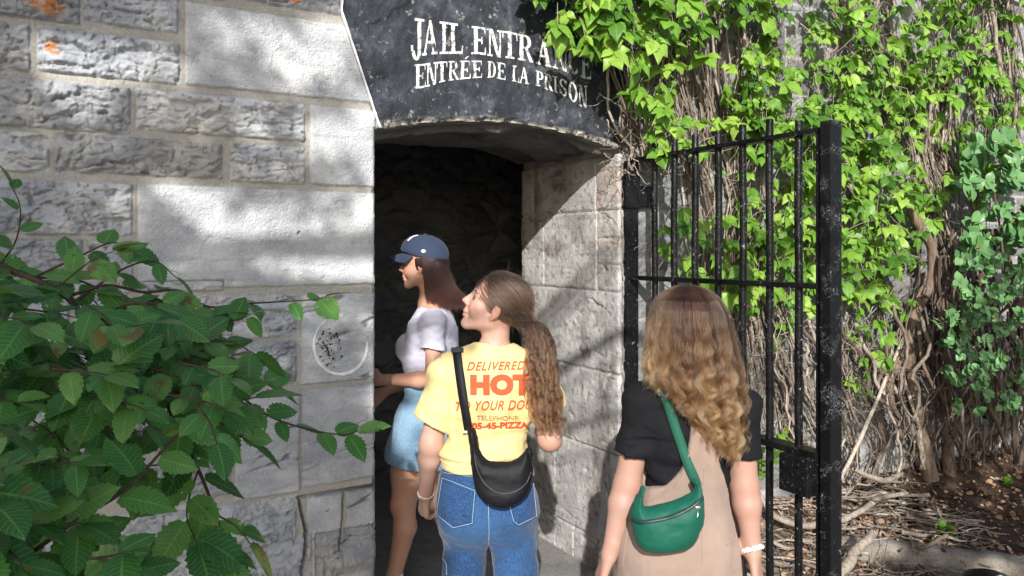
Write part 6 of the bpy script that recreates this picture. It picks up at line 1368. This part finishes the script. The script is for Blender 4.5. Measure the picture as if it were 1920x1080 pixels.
# crown: leaves high above and behind the camera, unseen, laid out to shade the wall around its lit patches
LITW = [(205, 118, 150, 42, .1), (165, 190, 75, 26, 0), (180, 262, 60, 22, 0), (338, 362, 75, 26, .1), (420, 410, 85, 36, .5), (520, 440, 110, 52, .25), (640, 480, 75, 62, .2), (630, 560, 60, 18, 0), (676, 600, 14, 30, 0), (575, 100, 70, 50, .2), (470, 60, 60, 26, 0), (235, 392, 16, 30, 0), (640, 30, 60, 30, 0), (690, 300, 30, 120, 0), (600, 250, 60, 26, 0), (655, 690, 26, 10, 0), (700, 60, 60, 60, 0)]
L = Leaves(); T = Tubes(); cen = []; SPR = []
n_ = 0
while n_ < 6800:
    x, y = RNG.uniform(-260, 712), RNG.uniform(-260, 1250); ok = True; jx, jy = RNG.normal(0, 9), RNG.normal(0, 7)
    for cx, cy, rx_, ry, a in LITW:
        dx, dy = x + jx - cx, y + jy - cy; qx, qy = dx * math.cos(a) + dy * math.sin(a), -dx * math.sin(a) + dy * math.cos(a)
        if (qx / (rx_ * 1.15)) ** 2 + (qy / (ry * 1.3)) ** 2 < 1: ok = False; break
    if x > 690 and y < 330: ok = ok and RNG.random() < .2
    if not ok and RNG.random() > .02: continue
    u, z = wall_uz(x, y); p = W(u, 0, z) - SUN * RNG.uniform(6.2, 8.6); n_ += 1
    L.add(ELM[RNG.integers(4)], p, nrm(rv() * [1, 1, .4] + np.array([0, 0, -.3])), nrm(-SUN * .8 + np.array([0, 0, .6]) + rv(.3)), RNG.uniform(.055, .085) if 0 < x < 700 and -20 < y < 720 else RNG.uniform(.08, .12))
    if n_ % 9 == 0: cen.append(p)
for i in range(2300):  # extra unseen leaves added to shade the low branches
    y = RNG.uniform(440, 1130); x = RNG.uniform(-60, 560); d_ = RNG.uniform(1.15, 1.85) if y < 780 else RNG.uniform(1.05, 1.6); p = P(x, y, d_) - SUN * RNG.uniform(6.0, 8.2)
    if RNG.random() < .35 and (fbm(x * .012, y * .012, 3, 2) > .56): continue
    L.add(ELM[RNG.integers(4)], p, nrm(rv() * [1, 1, .4] + np.array([0, 0, -.3])), nrm(-SUN * .8 + np.array([0, 0, .6]) + rv(.3)), RNG.uniform(.06, .095))
    if i % 12 == 0: cen.append(p)
SHD = [(1712, 590), (1760, 520), (1930, 620), (1990, 700), (1990, 1085), (1700, 1085), (1690, 990), (1680, 880), (1700, 740)]  # unseen leaf masses added behind the camera to shade the lower right
n_ = 0
while n_ < 3300:
    x, y = RNG.uniform(1670, 1990), RNG.uniform(500, 1090)
    if not inpoly(x, y, SHD) or fbm(x * .022, y * .022, 8, 2) > (.60 if y < 880 else .53): continue
    u, z = wall_uz(x, y); base = W(u, -.12, z)
    if z < .15 or y > 880:
        dd = P(x, y, 1.0) - CAM; base = CAM + dd * ((CAM[2] - .12) / -dd[2])
    p = base - SUN * RNG.uniform(6.6, 8.6); n_ += 1
    L.add(ELM[RNG.integers(4)], p, nrm(rv() * [1, 1, .4] + np.array([0, 0, -.3])), nrm(-SUN * .8 + np.array([0, 0, .6]) + rv(.3)), RNG.uniform(.06, .10))
    if n_ % 260 == 0: SPR.append(p)
# unseen loose sprays added to dapple the women and shade the ground
for X0, Y0, Z0, s_, k in ((-.24, D2, 1.30, .05, 4), (-.16, D2, 1.38, .04, 2), (-.14, D2, 1.12, .06, 2), (2.5, 4.3, .1, .22, 90), (3.0, 4.0, .1, .25, 110), (2.2, 4.9, .5, .2, 60), (2.9, 5.0, .5, .3, 90), (2.7, 3.6, .1, .25, 90)):
    q0 = np.array([X0, Y0, Z0]) - SUN * RNG.uniform(6.4, 7.4)
    if s_ > .1: SPR.append(q0)
    for i in range(k):
        p = q0 + rv(s_) - SUN * RNG.normal(0, .12); L.add(ELM[RNG.integers(4)], p, nrm(rv() * [1, 1, .4] + np.array([0, 0, -.3])), nrm(-SUN + rv(.4)), RNG.uniform(.05, .09)); 
        if i % 8 == 0: cen.append(p)
L.build('crown_and_shade_leaves', M_ELM, elm)
tb = np.array([-2.3, -.9, 0]); top = np.array([-2.0, -2.6, 4.6])
tr = spline([tb, tb + [.03, -.05, 1.1], tb + [.06, -.3, 2.2], tb + [.15, -.9, 3.4], top], 40); TT = Tubes(); TT.add(tr, np.linspace(.15, .06, 40) * (1 + .12 * (fbm(np.linspace(0, 8, 40), 3, 3, 3) - .5)), 16, .7); TT.build('trunk', M_TRUNK, elm)
cen = np.array(cen); left_ = cen[cen[:, 0] < -.35]; hubs = left_[RNG.choice(len(left_), 9, replace=False)]; segs = []
for c in hubs:
    i = int(RNG.integers(24, 40)); pts = spline([tr[i], tr[i] + (c - tr[i]) * .5 + np.array([0, 0, .15]) + rv(.05), c], 24); T.add(pts, np.linspace(.022, .005, 24), 7, .6); segs.append(pts[6:])
for c in SPR:  # limbs reaching out to the added shade leaves
    pts = spline([tr[36], tr[36] + (c - tr[36]) * .5 + np.array([0, 0, .3]) + rv(.05), c], 40); T.add(pts, np.linspace(.016, .003, 40), 6, .6)
segs = np.concatenate(segs)
for c in left_[RNG.permutation(len(left_))[:520]]:
    k = int(np.argmin(((segs - c) ** 2).sum(1))); s_ = segs[k]
    if np.linalg.norm(s_ - c) < .7: T.add(spline([s_, (s_ + c) / 2 + rv(.04), c], 7), np.linspace(.0032, .0012, 7), 5, .6)
lb_ = P(-120, 430, 1.75); T.add(spline([tr[14], (tr[14] + lb_) / 2 + [0, 0, .1], lb_], 14), np.linspace(.022, .0085, 14), 8, .5)
lb_ = P(-30, 1090, 1.12); T.add(spline([tr[8], (tr[8] + lb_) / 2 + [0, -.1, .1], lb_], 14), np.linspace(.016, .0042, 14), 8, .5)
T.build('limbs', M_TWIG, elm)
